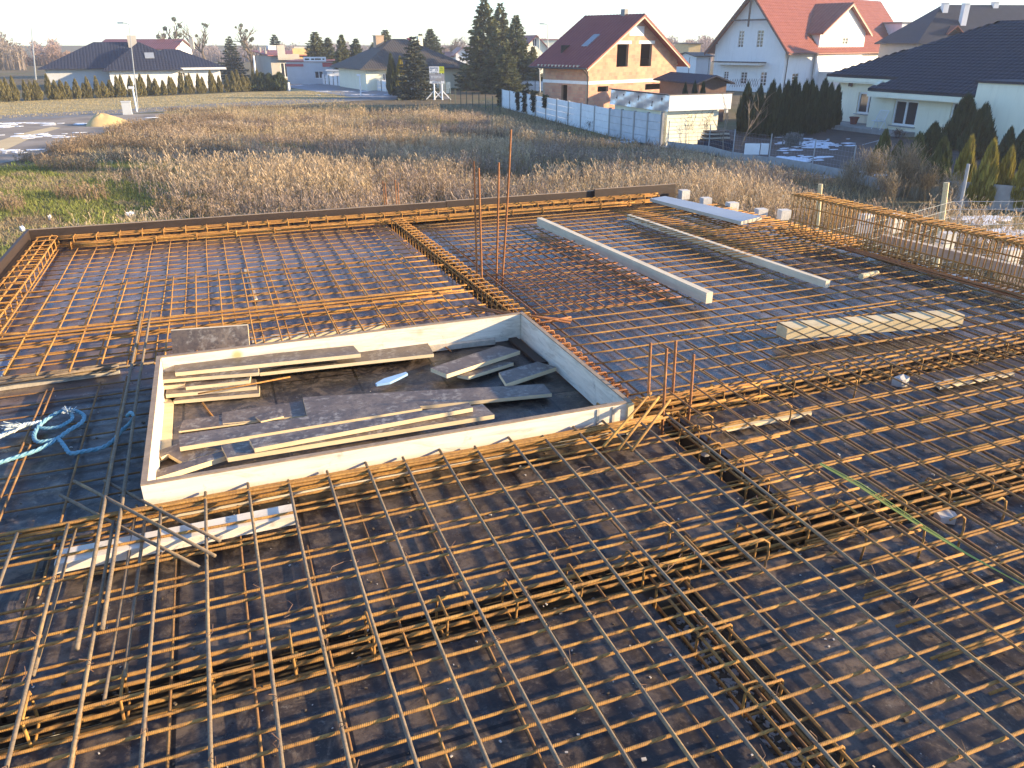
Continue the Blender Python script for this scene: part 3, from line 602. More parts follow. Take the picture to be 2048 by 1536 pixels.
# snow left in patches
def snow(name, label, spots):
    mb = MB()
    for (px, py, wpx, hpx, n) in spots:
        for _ in range(n):
            cx, cy = random.gauss(px, wpx / 3), random.gauss(py, hpx / 3); c = G(cx, cy); k = 9; s = random.uniform(.04, .26) if py > 245 else random.uniform(.08, .35); ax = random.uniform(1.1, 2.6); pts = []
            for q in range(k):
                a = 2 * math.pi * q / k; rr = s * random.uniform(.55, 1.1); e = Vector((math.cos(a) * rr * ax, math.sin(a) * rr)); pts.append((c.x + e.x, c.y + e.y, .022 + random.random() * .006))
            mb.prism(pts, .018)
    return struct(name, mb, simple('old_snow', (.70, .73, .78), (.58, .61, .66), 3, .8, .3, 9), 'stuff')
snow('snow_patches', '', [(60, 247, 130, 3, 22), (10, 252, 60, 4, 14), (250, 246, 80, 3, 9), (70, 272, 90, 8, 26), (20, 302, 60, 5, 12), (165, 248, 20, 3, 5), (360, 236, 120, 3, 8), (1620, 290, 110, 16, 70), (1590, 318, 90, 10, 30), (1500, 322, 150, 7, 34), (1560, 334, 140, 7, 40), (1690, 352, 90, 10, 30), (1250, 282, 90, 6, 30), (1340, 292, 60, 5, 18), (1990, 470, 120, 22, 60), (1950, 440, 90, 16, 24), (610, 170, 60, 3, 6), (740, 190, 140, 2, 10), (720, 183, 120, 1.5, 10)])
# ---------------------------------------------------------------- grasses
def scatter(n, test, zone):
    out = []
    x0, x1, y0, y1 = zone
    while len(out) < n:
        xs = rng.uniform(x0, x1, n); ys = rng.uniform(y0, y1, n)
        for x, y in zip(xs, ys):
            if x < 5.6 and y < 8.0: continue
            px, py = proj(x, y, 0)
            if test(px, py, x, y): out.append((x, y))
            if len(out) >= n: break
    return np.array(out[:n])
def blob(x, y, s, o): return math.sin(x / s + o) * math.cos(y / (s * .8) + o * 1.7) + .5 * math.sin(x / (s * .37) + y / (s * .5) + o * 3)
def tri_mesh(name, V, C, mat_, kind='stuff', parent=None, org=None):
    n = len(V) // 3; me = bpy.data.meshes.new(name); me.vertices.add(len(V)); me.vertices.foreach_set('co', np.asarray(V, np.float32).ravel())
    me.loops.add(len(V)); me.loops.foreach_set('vertex_index', np.arange(len(V), dtype=np.int32)); me.polygons.add(n)
    me.polygons.foreach_set('loop_start', np.arange(0, len(V), 3, dtype=np.int32)); me.polygons.foreach_set('loop_total', np.full(n, 3, np.int32))
    at = me.attributes.new('tint', 'FLOAT_COLOR', 'POINT'); C4 = np.concatenate([C, np.ones((len(C), 1))], 1); at.data.foreach_set('color', C4.astype(np.float32).ravel())
    me.materials.append(mat_); me.update(); me.validate()
    return me
def add_tris(name, V, C, mat_, kind='stuff'):
    o = bpy.data.objects.new(name, tri_mesh(name, V, C, mat_)); COL.objects.link(o); o['kind'] = kind; ORG[o.name] = Vector(); return o
GM = tint_mat('dry_weed', .9, nscale=1.5, trans=.25)
def blades(P, h, wd, lean, col, var=.25, z0=0.0):
    """one triangle per blade: P n x 2, h n, wd width, lean"""
    n = len(P); an = rng.uniform(0, 2 * np.pi, n); la = rng.uniform(0, 2 * np.pi, n); ll = np.abs(rng.normal(0, lean, n)) * h
    b = np.stack([P[:, 0], P[:, 1], np.full(n, z0) if np.isscalar(z0) else z0], 1); d = np.stack([np.cos(an), np.sin(an), np.zeros(n)], 1) * (wd / 2)[:, None] if not np.isscalar(wd) else np.stack([np.cos(an), np.sin(an), np.zeros(n)], 1) * wd / 2
    t = b + np.stack([np.cos(la) * ll, np.sin(la) * ll, h], 1)
    V = np.stack([b - d, b + d, t], 1).reshape(-1, 3); c = np.asarray(col, float); c = c if c.ndim == 2 else np.tile(c, (n, 1)); c = c * rng.uniform(1 - var, 1 + var, (n, 1)); C = np.repeat(c, 3, 0)
    return V, C
def weeds(P, h, col, wd=.016, twigs=5, var=.3, spread=.28):
    n = len(P); V, C = blades(P, h, wd * rng.uniform(.7, 1.3, n), .14, col, var); Vs, Cs = [V], [C]; top = V.reshape(-1, 3, 3)[:, 2]; base = (V.reshape(-1, 3, 3)[:, 0] + V.reshape(-1, 3, 3)[:, 1]) / 2
    cc = C.reshape(-1, 3, 3)[:, 0]
    for k in range(twigs):
        s = rng.uniform(.35, .98, (n, 1)); q = base + (top - base) * s; an = rng.uniform(0, 2 * np.pi, n); ln = h * rng.uniform(.5, 1.2, n) * spread * (1.25 - s[:, 0] * .6)
        e = q + np.stack([np.cos(an) * ln * .6, np.sin(an) * ln * .6, ln * rng.uniform(.4, 1.1, n)], 1); d = np.stack([-np.sin(an), np.cos(an), rng.uniform(-.6, .6, n)], 1) * wd * .75
        Vs.append(np.stack([q, e + d, e - d], 1).reshape(-1, 3)); Cs.append(np.repeat(cc * rng.uniform(.8, 1.35, (n, 1)), 3, 0))
    return np.concatenate(Vs), np.concatenate(Cs)
WL = [G(1005, 215), G(1218, 272), G(1325, 292), G(1500, 322), G(1720, 356), G(1900, 452)]
def leftof(x, y):
    for a, b in zip(WL[:-1], WL[1:]):
        if min(a.y, b.y) <= y <= max(a.y, b.y):
            xx = a.x + (b.x - a.x) * (y - a.y) / (b.y - a.y); return x < xx - .25
    return x < 21 if y > WL[0].y else x < 18
def in_dirt(px, py): return py < 333 - px * .31 and px < 330 or (py < 246 and px < 320)
def rightgap(x, y):
    for a, b in zip(WL[:-1], WL[1:]):
        if min(a.y, b.y) <= y <= max(a.y, b.y): return max(.3, a.x + (b.x - a.x) * (y - a.y) / (b.y - a.y) - x)
    return 5.0
# tall brown weeds
def t_weed(px, py, x, y):
    if not leftof(x, y) or py < 205 or y > 68 or in_dirt(px, py): return False
    lim = 430 + 60 * blob(x, y, 4, 1.0)
    if px < lim - 230 * random.random() ** 2.2 + 60 * blob(x, y, .9, 2): return False
    if py < 236 and (px < 1000 - (py - 205) * 6 or blob(x, y, 3, 2) > .2): return False
    return blob(x, y, 2.6, .3) > -.45 + .25 * math.sin(x * 1.9 + y)
P = scatter(34000, t_weed, (-8, 23, 9, 68)); bl = np.array([blob(x, y, 3.1, .8) for x, y in P]); h = (.40 + .15 * bl + .16 * np.maximum(0, np.array([blob(x, y, 1.15, 2.9) for x, y in P]))) * rng.uniform(.6, 1.3, len(P)); pq = np.array([proj(x, y, 0)[1] for x, y in P]); h = np.clip(h, .12, .85) * np.clip(1.0 - (255 - pq) / 120.0, .55, 1.0) * np.where(pq > 330, 1.45, 1.0) * np.clip(np.array([rightgap(x, y) for x, y in P]) / 5.0, .14, 1.0)
c = np.where((bl > .15)[:, None], np.array([[.50, .37, .225]]), np.array([[.36, .265, .19]])); c = c + rng.uniform(-.03, .05, (len(P), 1))
V, C = weeds(P, h, c, .014, 9); add_tris('tall_weeds', V, C, GM)
# pale reed clumps in strips
def t_reed(px, py, x, y):
    if not leftof(x, y) or in_dirt(px, py): return False
    u = blob(x, y, 1.7, 2.2)
    return u > .35 and ((430 < px < 560 and 300 < py < 420) or (470 < px < 880 and 232 < py < 300) or (620 < px < 1060 and 335 < py < 430) or (1040 < px < 1700 and 345 < py < 460) or (980 < px < 1200 and 255 < py < 300))
P = scatter(6500, t_reed, (-6, 23, 9, 60)); h = rng.uniform(.4, .95, len(P)) * np.clip([rightgap(x, y) / 5.0 for x, y in P], .14, 1.0); V, C = weeds(P, h, np.array([.46, .34, .19]) + rng.uniform(-.06, .06, (len(P), 1)), .022, 4, .2, .16); add_tris('pale_reeds', V, C, GM)
# low tangled grass on the left and between the weeds
def t_low(px, py, x, y): return leftof(x, y) and not in_dirt(px, py) and py > 214 and y < 70
P = scatter(70000, t_low, (-14, 23, 9, 66))
gr = np.array([blob(x, y, 3.3, 4.1) + .6 * blob(x, y, 1.1, 1) for x, y in P]); pp = np.array([proj(x, y, 0) for x, y in P])
green = ((pp[:, 0] < 420) & (pp[:, 1] > 320) & (gr > -.8)) | (gr > 1.0)
col = np.where(green[:, None], np.array([[.25, .29, .06]]), np.array([[.36, .28, .155]])); col = np.where(((gr < -.7) & ~green)[:, None], np.array([[.20, .14, .09]]), col)
h = rng.uniform(.08, .26, len(P)) * np.where(green, .6, 1.0) * np.where(pp[:, 0] > 430, 1.5, 1.0)
V, C = blades(P, h, .035 * np.ones(len(P)), .9, col, .35); add_tris('rough_grass', V, C, GM)
P = scatter(42000, lambda px, py, x, y: -60 < px < 460 + 40 * blob(x, y, 2, 3) and py > 318 and not in_dirt(px, py), (-12, 6, 12, 36)); gr = np.array([blob(x, y, 1.9, 4.1) + .5 * blob(x, y, .7, 1) for x, y in P]); V, C = blades(P, rng.uniform(.04, .16, len(P)), .028 * np.ones(len(P)), 1.1, np.where((gr > -.25)[:, None], np.array([[.235, .245, .07]]), np.array([[.36, .285, .16]])), .3); add_tris('near_turf', V, C, GM)
P = scatter(9000, lambda px, py, x, y: leftof(x, y) and not in_dirt(px, py) and px < 470 and 236 < py < 460 and blob(x, y, 1.5, 5) > (.1 if py < 325 else .75), (-14, 12, 9, 60)); V, C = weeds(P, rng.uniform(.15, .5, len(P)), np.array([.30, .215, .13]), .02, 5); add_tris('low_brown_weeds', V, C, GM)
def t_verge(px, py, x, y):
    return (py < 238 - px * .046 and py > 204 - px * .034 and px < 690 and py > 183)
P = scatter(26000, t_verge, (-40, 22, 50, 100)); V, C = blades(P, rng.uniform(.03, .09, len(P)), .05 * np.ones(len(P)), 1.0, np.array([.44, .345, .165]), .22); add_tris('verge_grass', V, C, GM)
# ---------------------------------------------------------------- sand pile
b = MB(); c = G(213, 250); n = 40; rings = 14; ax = ydir(78); ay = ydir(-12); vs = [(c.x, c.y, 1.05)]
c0 = c + Vector((ax.x * -.25, ax.y * -.25, 0))
def pile(a, s):
    rr = 1.3 * (1 + .28 * math.cos(a) + .08 * math.sin(3 * a + 1)); u, v = math.cos(a) * rr * s, math.sin(a) * rr * .8 * s
    z = .66 * (1 - s ** 1.6) * (1 + .05 * math.sin(5 * a + 9 * s)) if s < 1 else -.02
    return (c0.x + ax.x * u + ay.x * v, c0.y + ax.y * u + ay.y * v, z)
vs = [pile(0, 0)] + [pile(2 * math.pi * k / n, (r + 1) / rings) for r in range(rings) for k in range(n)]
fs = [(0, 1 + k, 1 + (k + 1) % n) for k in range(n)] + [(1 + r * n + k, 1 + (r + 1) * n + k, 1 + (r + 1) * n + (k + 1) % n, 1 + r * n + (k + 1) % n) for r in range(rings - 1) for k in range(n)]
b.raw(vs, fs); tag(obj('sand_pile', b, simple('yellow_sand', (.56, .40, .18), (.48, .34, .15), 3, .95, .5, 14), None, True, c), 'smooth heap of yellow sand beside the dirt track', 'sand pile')
# ================================================================ BUILDINGS
def wallmesh(mb, O, d, nrm, L, prof, holes, t=.2, m=0):
    O = Vector(O); d3 = Vector((d[0], d[1], 0)); n3 = Vector((nrm[0], nrm[1], 0))
    def top(x):
        for (a, za), (b_, zb_) in zip(prof[:-1], prof[1:]):
            if a <= x <= b_ + 1e-9: return za + (zb_ - za) * (x - a) / max(1e-9, b_ - a)
        return prof[-1][1]
    def P(x, z, inn=0): return O + d3 * x + Vector((0, 0, z)) - n3 * (t * inn)
    xs = sorted(set([0, L] + [p[0] for p in prof] + [h[0] for h in holes] + [h[1] for h in holes])); xs = [x for x in xs if 0 <= x <= L]
    def quad(a, b_, z0a, z1a, z0b, z1b):
        for inn in (0, 1):
            q = [P(a, z0a, inn), P(b_, z0b, inn), P(b_, z1b, inn), P(a, z1a, inn)]; uv = [(a, z0a), (b_, z0b), (b_, z1b), (a, z1a)]
            if inn: q = q[::-1]; uv = uv[::-1]
            mb.face(q, m, uv)
    for a, b_ in zip(xs[:-1], xs[1:]):
        if b_ - a < 1e-6: continue
        mid = (a + b_) / 2; hs = sorted([h for h in holes if h[0] <= mid <= h[1]], key=lambda h: h[2]); z = 0
        for h_ in hs: quad(a, b_, z, h_[2], z, h_[2]); z = h_[3]
        quad(a, b_, z, top(a + 1e-7), z, top(b_ - 1e-7))
    for (a, za), (b_, zb_) in zip(prof[:-1], prof[1:]): mb.face([P(a, za), P(b_, zb_), P(b_, zb_, 1), P(a, za, 1)], m)
    mb.face([P(0, 0), P(0, prof[0][1]), P(0, prof[0][1], 1), P(0, 0, 1)], m); mb.face([P(L, 0), P(L, 0, 1), P(L, prof[-1][1], 1), P(L, prof[-1][1])], m)
    for (a, b_, z0, z1) in holes:
        for q in ([P(a, z0), P(a, z1), P(a, z1, 1), P(a, z0, 1)], [P(b_, z0), P(b_, z0, 1), P(b_, z1, 1), P(b_, z1)], [P(a, z0), P(a, z0, 1), P(b_, z0, 1), P(b_, z0)], [P(a, z1), P(b_, z1), P(b_, z1, 1), P(a, z1, 1)]): mb.face(q, m)
def roof_plane(mb, pts, eave, th=.09, m=0, tiles=None):
    """sloped slab; pts in order, eave = unit 2d direction of its lower edge; uv = metres along eave / up the slope"""
    pts = [Vector(p) for p in pts]; nr = Vector()
    for i in range(len(pts)): nr += (pts[i]).cross(pts[(i + 1) % len(pts)])
    nr.normalize()
    if nr.z < 0: pts = pts[::-1]; nr = -nr
    e = Vector((eave[0], eave[1], 0)); up = nr.cross(e); o = pts[0]
    uv = [((p - o).dot(e), (p - o).dot(up)) for p in pts]; low = [p - Vector((0, 0, th)) for p in pts]
    mb.face(pts, m, uv); mb.face(low[::-1], m, uv[::-1])
    for i in range(len(pts)):
        j = (i + 1) % len(pts); mb.face([pts[i], low[i], low[j], pts[j]], m)
    tiles = tiles or TILES[0]
    if tiles:
        pw, ph, amp = tiles; us = [q[0] for q in uv]; vs_ = [q[1] for q in uv]; e3 = e; u3 = up.normalized()
        def inside(a, b_):
            c_ = 0
            for i in range(len(uv)):
                (x0, y0), (x1, y1) = uv[i], uv[(i + 1) % len(uv)]
                if (y0 > b_) != (y1 > b_) and a < (x1 - x0) * (b_ - y0) / (y1 - y0) + x0: c_ ^= 1
            return c_
        ns = 4
        for jr in range(int((max(vs_) - min(vs_)) / ph) + 1):
            v0 = min(vs_) + jr * ph; v1 = min(v0 + ph, max(vs_))
            for ic in range(int((max(us) - min(us)) / pw) + 1):
                u0 = min(us) + ic * pw
                if not inside(u0 + pw * .5, (v0 + v1) / 2): continue
                i0 = len(mb.v)
                for s_ in range(ns + 1):
                    uu = u0 + pw * s_ / ns; hh = amp * abs(math.sin(math.pi * s_ / ns)) + .004
                    for vv, ex in ((v0 - .02, amp * .75), (v1, 0.0)): mb.v.append(tuple(o + e3 * uu + u3 * vv + nr * (hh + ex)))
                for s_ in range(ns): mb.f.append((i0 + 2 * s_, i0 + 2 * s_ + 2, i0 + 2 * s_ + 3, i0 + 2 * s_ + 1)); mb.m.append(m); mb.uv.append([(u0, v0)] * 4)
                for s_ in range(ns):
                    a_, b_ = i0 + 2 * s_, i0 + 2 * s_ + 2; k_ = len(mb.v)
                    mb.v.append(tuple(Vector(mb.v[a_]) - nr * amp * .8)); mb.v.append(tuple(Vector(mb.v[b_]) - nr * amp * .8)); mb.f.append((a_, k_, k_ + 1, b_)); mb.m.append(m); mb.uv.append([(u0, v0)] * 4)
TILES = [None]
def tile_mat(name, c1, c2, pw=.24, ph=.28, rough=.6, st=1.0, spec=.4):
    k = NT(name); tc = k.t.nodes.new('ShaderNodeTexCoord'); uv = tc.outputs['UV']; v = k.coord('Object')
    sep = k.t.nodes.new('ShaderNodeSeparateXYZ'); k.l(uv, sep.inputs[0])
    def mth(op, a, b=None):
        nd = k.t.nodes.new('ShaderNodeMath'); nd.operation = op
        for i, x in enumerate((a, b)):
            if x is None: continue
            if isinstance(x, (int, float)): nd.inputs[i].default_value = x
            else: k.l(x, nd.inputs[i])
        return nd.outputs[0]
    su = mth('ABSOLUTE', mth('SINE', mth('MULTIPLY', sep.outputs[0], math.pi / pw))); fv = mth('FRACT', mth('MULTIPLY', sep.outputs[1], 1 / ph))
    hgt = mth('ADD', mth('MULTIPLY', su, .7), mth('MULTIPLY', mth('SUBTRACT', 1.0, fv), .8))
    c = k.ramp(k.noise(v, 1.6, 5, .7), [(.3, c1), (.7, c2)]); gap = k.ramp(fv, [(.0, .0), (.80, .0), (.98, .5)]); c = k.mix(gap, c, tuple(x * .35 for x in c1))
    k.col(c); k.rough(rough); k.b.inputs['Specular IOR Level'].default_value = spec; k.bump(hgt, st, .05); return k.m
def brick_mat():
    k = NT('hollow_clay_block'); tc = k.t.nodes.new('ShaderNodeTexCoord'); br = k.t.nodes.new('ShaderNodeTexBrick'); k.l(tc.outputs['UV'], br.inputs['Vector'])
    br.inputs['Scale'].default_value = 1; br.inputs['Brick Width'].default_value = .34; br.inputs['Row Height'].default_value = .22; br.inputs['Mortar Size'].default_value = .012; br.inputs['Bias'].default_value = .0
    br.inputs['Color1'].default_value = (.52, .29, .18, 1); br.inputs['Color2'].default_value = (.40, .18, .125, 1); br.inputs['Mortar'].default_value = (.34, .25, .18, 1)
    v = k.coord('Object'); c = k.mix(k.ramp(k.noise(v, 1.1, 4), [(.45, 0.0), (.62, .35)]), br.outputs['Color'], (.56, .37, .22)); k.col(c); k.rough(.9); k.bump(br.outputs['Fac'], .3, .02); return k.m
M['brick'] = brick_mat()
M['red_tile'] = simple('red_roof_tile', (.19, .036, .030), (.24, .055, .042), 1.6, .6); M['bright_tile'] = simple('deep_red_tile', (.21, .055, .032), (.27, .08, .048), 1.6, .55)
M['blue_tile'] = simple('dark_blue_tile', (.013, .015, .025), (.021, .023, .036), 2, .6, spec=.3); M['navy_tile'] = tile_mat('navy_tile', (.018, .021, .040), (.026, .03, .05), .3, .34, .7, 1.0, .25)
M['brown_tile'] = tile_mat('brown_black_tile', (.045, .038, .032), (.06, .05, .04), .26, .3, .7); M['faded_red'] = tile_mat('faded_red_sheet', (.30, .10, .09), (.24, .075, .07), .5, 3.0, .7); M['maroon'] = tile_mat('maroon_sheet', (.16, .05, .05), (.13, .04, .04), .3, 3.0, .6)
M['white_plaster'] = simple('white_plaster', (.72, .70, .66), (.66, .64, .60), 1.2, .9, .15, 40); M['cream_plaster'] = simple('pale_yellow_plaster', (.70, .67, .52), (.65, .62, .48), 1, .9, .15, 40)
M['grey_plaster'] = simple('beige_grey_plaster', (.42, .39, .34), (.36, .33, .29), 1, .9, .2, 30); M['cold_plaster'] = simple('cool_grey_plaster', (.46, .48, .50), (.40, .42, .44), 1, .9)
M['trim'] = simple('white_trim', (.75, .75, .74), (.70, .70, .69), 3, .5); M['eave_wood'] = simple('pale_eave_board', (.62, .54, .40), (.52, .44, .32), 5, .7); M['brown_wood'] = simple('dark_brown_wood', (.07, .045, .035), (.10, .065, .05), 8, .6)
M['log'] = simple('red_brown_plank', (.13, .07, .05), (.18, .10, .07), 6, .7, .3); M['red_band'] = simple('red_fascia', (.40, .06, .07), (.34, .05, .06), 3, .5); M['gutter'] = simple('dark_gutter', (.06, .045, .04), (.05, .04, .035), 5, .4); M['zinc'] = simple('galvanised', (.36, .38, .40), (.28, .30, .32), 6, .45, metal=.3)
M['post_green'] = simple('green_post', (.03, .06, .045), (.04, .07, .05), 8, .5); M['foil'] = simple('silver_foil', (.62, .63, .66), (.50, .51, .54), 2, .32, .9, 1.6, metal=.55)
def plaster(nm, a, b, st):
    k = NT(nm); v = k.coord('Object'); vs = k.coord('Object', (3.5, 3.5, .45)); c = k.ramp(k.noise(v, 1.0, 5), [(.3, a), (.7, b)])
    c = k.mix(k.ramp(k.noise(vs, 1.0, 6, .7), [(.50, 0.0), (.72, .55)]), c, st); k.col(c); k.rough(.9); k.bump(k.noise(v, 40), .15, .01); return k.m
M['white_plaster'] = plaster('white_plaster', (.78, .77, .74), (.73, .72, .69), (.60, .58, .55)); M['cream_plaster'] = plaster('pale_yellow_plaster', (.82, .78, .60), (.77, .73, .55), (.66, .62, .47))
k = NT('window_glass'); k.col((.03, .035, .045)); k.rough(.06); k.b.inputs['Specular IOR Level'].default_value = .9; M['glass'] = k.m
M['curtain'] = simple('net_curtain', (.30, .33, .36), (.22, .25, .28), 9, .9); M['dark_in'] = simple('dark_interior', (.03, .025, .02), (.04, .03, .025), 3, .9)
def window(root, O, d, nrm, x0, x1, z0, z1, mull=1, bars=0, frame='trim', rec=.10, sill=True, th=.07, name='window', shutter=False):
    O = Vector(O); d3 = Vector((d[0], d[1], 0)); n3 = Vector((nrm[0], nrm[1], 0)); b = MB()
    def bx(xa, xb, za, zb_, dep=.05, off=0): c = O + d3 * ((xa + xb) / 2) + Vector((0, 0, (za + zb_) / 2)) - n3 * (rec + off); b.box(c, (abs(xb - xa), dep, abs(zb_ - za)), d=d)
    bx(x0, x0 + th, z0, z1); bx(x1 - th, x1, z0, z1); bx(x0 + th, x1 - th, z0, z0 + th); bx(x0 + th, x1 - th, z1 - th, z1)
    for k in range(mull): xm = x0 + (x1 - x0) * (k + 1) / (mull + 1); bx(xm - th * .6, xm + th * .6, z0 + th, z1 - th)
    for k in range(bars): zm = z0 + (z1 - z0) * (k + 1) / (bars + 1); bx(x0 + th, x1 - th, zm - .022, zm + .022, .03, .01)
    f = obj(name, b, M[frame], root); g = MB(); c = O + d3 * ((x0 + x1) / 2) + Vector((0, 0, (z0 + z1) / 2)) - n3 * (rec + .03); g.box(c, (x1 - x0 - th, .012, z1 - z0 - th), d=d); obj('pane', g, M['glass'], f)
    if sill: s = MB(); c = O + d3 * ((x0 + x1) / 2) + Vector((0, 0, z0 - .035)) + n3 * .03; s.box(c, (x1 - x0 + .12, .14, .05), d=d); obj('sill', s, M['zinc'], f)
    return f
def neg(v): return Vector((-v[0], -v[1]))
class House:
    """C = plan corner, u = right along the front, v = inward; front wall at v=0"""
    def __init__(s, name, label, C, u, v, W, Dp, ze, zr, ridge, wall, roof, over=.4, vo=.35, cat='house', holes=None, t=.2, th=.09, roof_name='roof', fascia=None):
        if ridge in 'uv' or ridge == 'hip':
            hf = (W if ridge == 'v' else Dp) / 2; ze = (ze * hf + zr * over) / (hf + over)
        s.root = thing(name, label, cat, (C[0], C[1], 0)); s.C = Vector((C[0], C[1])); s.u, s.v, s.W, s.D, s.ze, s.zr = u, v, W, Dp, ze, zr; holes = holes or {}; s.t = t
        C2 = s.C
        def pt(a, b_, z): q = C2 + u * a + v * b_; return Vector((q.x, q.y, z))
        s.pt = pt; mb = MB(); fl = [(0, ze), (W, ze)]; fd = [(0, ze), (Dp - 2 * t, ze)]
        pk = zr
        gu = [(0, ze), (W / 2, pk), (W, ze)] if ridge == 'v' else fl
        gv = [(0, ze + (pk - ze) * t / (Dp / 2)), (Dp / 2 - t, pk), (Dp - 2 * t, ze + (pk - ze) * t / (Dp / 2))] if ridge == 'u' else fd
        wallmesh(mb, pt(0, 0, 0), u, neg(v), W, gu, holes.get('front', []), t); wallmesh(mb, pt(0, Dp - t, 0), u, neg(v), W, gu, [], t)
        wallmesh(mb, pt(t, t, 0), v, u, Dp - 2 * t, gv, holes.get('left', []), t); wallmesh(mb, pt(W, t, 0), v, u, Dp - 2 * t, gv, holes.get('right', []), t)
        s.wall = obj('wall', mb, M[wall], s.root)
        rb = MB(); sl = (pk - ze) / ((W if ridge == 'v' else Dp) / 2); zl = ze - sl * over + .06; zt = pk + .06
        if ridge == 'v':
            roof_plane(rb, [pt(-over, -vo, zl), pt(-over, Dp + vo, zl), pt(W / 2, Dp + vo, zt), pt(W / 2, -vo, zt)], v, th); roof_plane(rb, [pt(W + over, -vo, zl), pt(W / 2, -vo, zt), pt(W / 2, Dp + vo, zt), pt(W + over, Dp + vo, zl)], v, th)
        elif ridge == 'u':
            roof_plane(rb, [pt(-vo, -over, zl), pt(W + vo, -over, zl), pt(W + vo, Dp / 2, zt), pt(-vo, Dp / 2, zt)], u, th); roof_plane(rb, [pt(-vo, Dp + over, zl), pt(-vo, Dp / 2, zt), pt(W + vo, Dp / 2, zt), pt(W + vo, Dp + over, zl)], u, th)
        elif ridge == 'hip':
            e = over; hd = Dp / 2; a, b_, c, d_ = pt(-e, -e, zl), pt(W + e, -e, zl), pt(W + e, Dp + e, zl), pt(-e, Dp + e, zl)
            r0 = pt(min(hd, W / 2 - .01), hd, zt); r1 = pt(max(W - hd, W / 2 + .01), hd, zt)
            roof_plane(rb, [a, b_, r1, r0], u, th); roof_plane(rb, [b_, c, r1], v, th); roof_plane(rb, [c, d_, r0, r1], u, th); roof_plane(rb, [d_, a, r0], v, th)
        elif ridge == 'flat':
            roof_plane(rb, [pt(-over, -over, ze + .12), pt(W + over, -over, ze + .12), pt(W + over, Dp + over, pk + .12), pt(-over, Dp + over, pk + .12)], u, .12)
        s.roof = obj(roof_name, rb, M[roof], s.root)
        for side, hs in holes.items():
            pass
        if fascia:
            fb = MB(); zz = zl - .13
            for (a, b_, L, dd) in (((-over, -over), (W + over, -over), W + 2 * over, u), ((-over, Dp + over), (W + over, Dp + over), W + 2 * over, u), ((-over, -over), (-over, Dp + over), Dp + 2 * over, v), ((W + over, -over), (W + over, Dp + over), Dp + 2 * over, v)):
                m_ = (pt(*a, zz) + pt(*b_, zz)) / 2; fb.box(m_, (L - .06, .05, .2), d=dd)
            obj('fascia', fb, M[fascia], s.root)
    def win(s, side, x0, x1, z0, z1, **k):
        t = s.t
        if side == 'front': return window(s.root, s.pt(0, 0, 0), s.u, neg(s.v), x0, x1, z0, z1, **k)
        if side == 'left': return window(s.root, s.pt(0, t, 0), s.v, neg(s.u), x0, x1, z0, z1, **k)
        if side == 'right': return window(s.root, s.pt(s.W, t, 0), s.v, s.u, x0, x1, z0, z1, **k)
    def chimney(s, a, b_, z0, z1, w=.4, mat_='white_plaster', cap=True, parent=None):
        b = MB(); b.box(s.pt(a, b_, (z0 + z1) / 2), (w, w, z1 - z0), d=s.u)
        if cap: b.box(s.pt(a, b_, z1 + .03), (w + .1, w + .1, .06), d=s.u)
        return obj('chimney', b, M[mat_], parent or s.roof)
    def span(s, side, px0, px1):
        d, o = (s.u, s.C) if side == 'front' else (s.v, s.C) if side == 'left' else (s.v, s.C + s.u * s.W); off = 0 if side == 'front' else s.t
        return colhit(o, d, px0) - off, colhit(o, d, px1) - off
U1, V1 = ydir(49), ydir(-41)
# --- brick house under construction (gable toward the camera)
C = R(1177, 137, 55); W = colhit(C, U1, 1357); ap = C.to_2d() + U1 * (W / 2); zr = hz(31, ap); Dp = colhit(C, V1, 1087)
def zat(C2, d, x, py): q = Vector((C2[0], C2[1])) + d * x; return hz(py, q)
gh = []
for (a, b_, ya, yb) in ((1235, 1258, 134, 88), (1282.5, 1305, 133, 87.5), (1199, 1221, 184, 173), (1296, 1331, 180, 168)):
    x0, x1 = colhit(C, U1, a), colhit(C, U1, b_); gh.append((x0, x1, max(.2, zat(C, U1, x0, ya)), zat(C, U1, x0, yb)))
x0, x1 = sorted((colhit(C, V1, 1125), colhit(C, V1, 1137))); lh = [(x0 - .2, x1 - .2, .55, zat(C, V1, x0, 170))]
TILES[0] = (.30, .34, .032)
br = House('brick_house', 'unplastered brick house with red tiled roof and empty window openings', C, U1, V1, W, Dp, C.z, zr, 'v', 'brick', 'red_tile', .75, .65, holes={'front': gh, 'left': lh}, th=.12)
TILES[0] = None; zb0 = hz(166, C); b = MB(); b.box(br.pt(W / 2, -.004, zb0), (W + .01, .02, .2), d=U1); b.box(br.pt(-.004, Dp / 2, zb0), (.02, Dp, .2), d=U1); obj('concrete_band', b, M['concrete_pale'], br.root)
b = MB()
for (x0, x1, z0, z1) in gh[:2]: b.box(br.pt((x0 + x1) / 2, -.003, z1 + .10), (x1 - x0 + .5, .02, .2), d=U1)
b.box(br.pt(W / 2, -.003, zr - .95), (1.5, .02, .6), d=U1); obj('lintel', b, M['concrete_pale'], br.root)
b = MB(); sl = (zr - br.ze) / (W / 2)
for sg in (0, 1):
    a0 = br.pt(-.75 if sg == 0 else W + .75, -.62, br.ze - sl * .75 - .16); a1 = br.pt(W / 2, -.62, zr - .16); b.face([a0, a1, a1 + Vector((0, 0, .2)), a0 + Vector((0, 0, .2))]); q = Vector((V1.x, V1.y, 0)) * .05
    b.face([a0 + q, a0 + q + Vector((0, 0, .2)), a1 + q + Vector((0, 0, .2)), a1 + q]); b.face([a0, a0 + q, a1 + q, a1])
obj('barge_board', b, M['eave_wood'], br.root)
b = MB(); b.box(br.pt(W / 2, 3.2, br.ze / 2 + .5), (W - 1.2, .12, br.ze + .9), d=U1); obj('dark_partition', b, M['dark_in'], br.root)  # partition added near-black to paint interior shade behind the empty openings
b = MB()
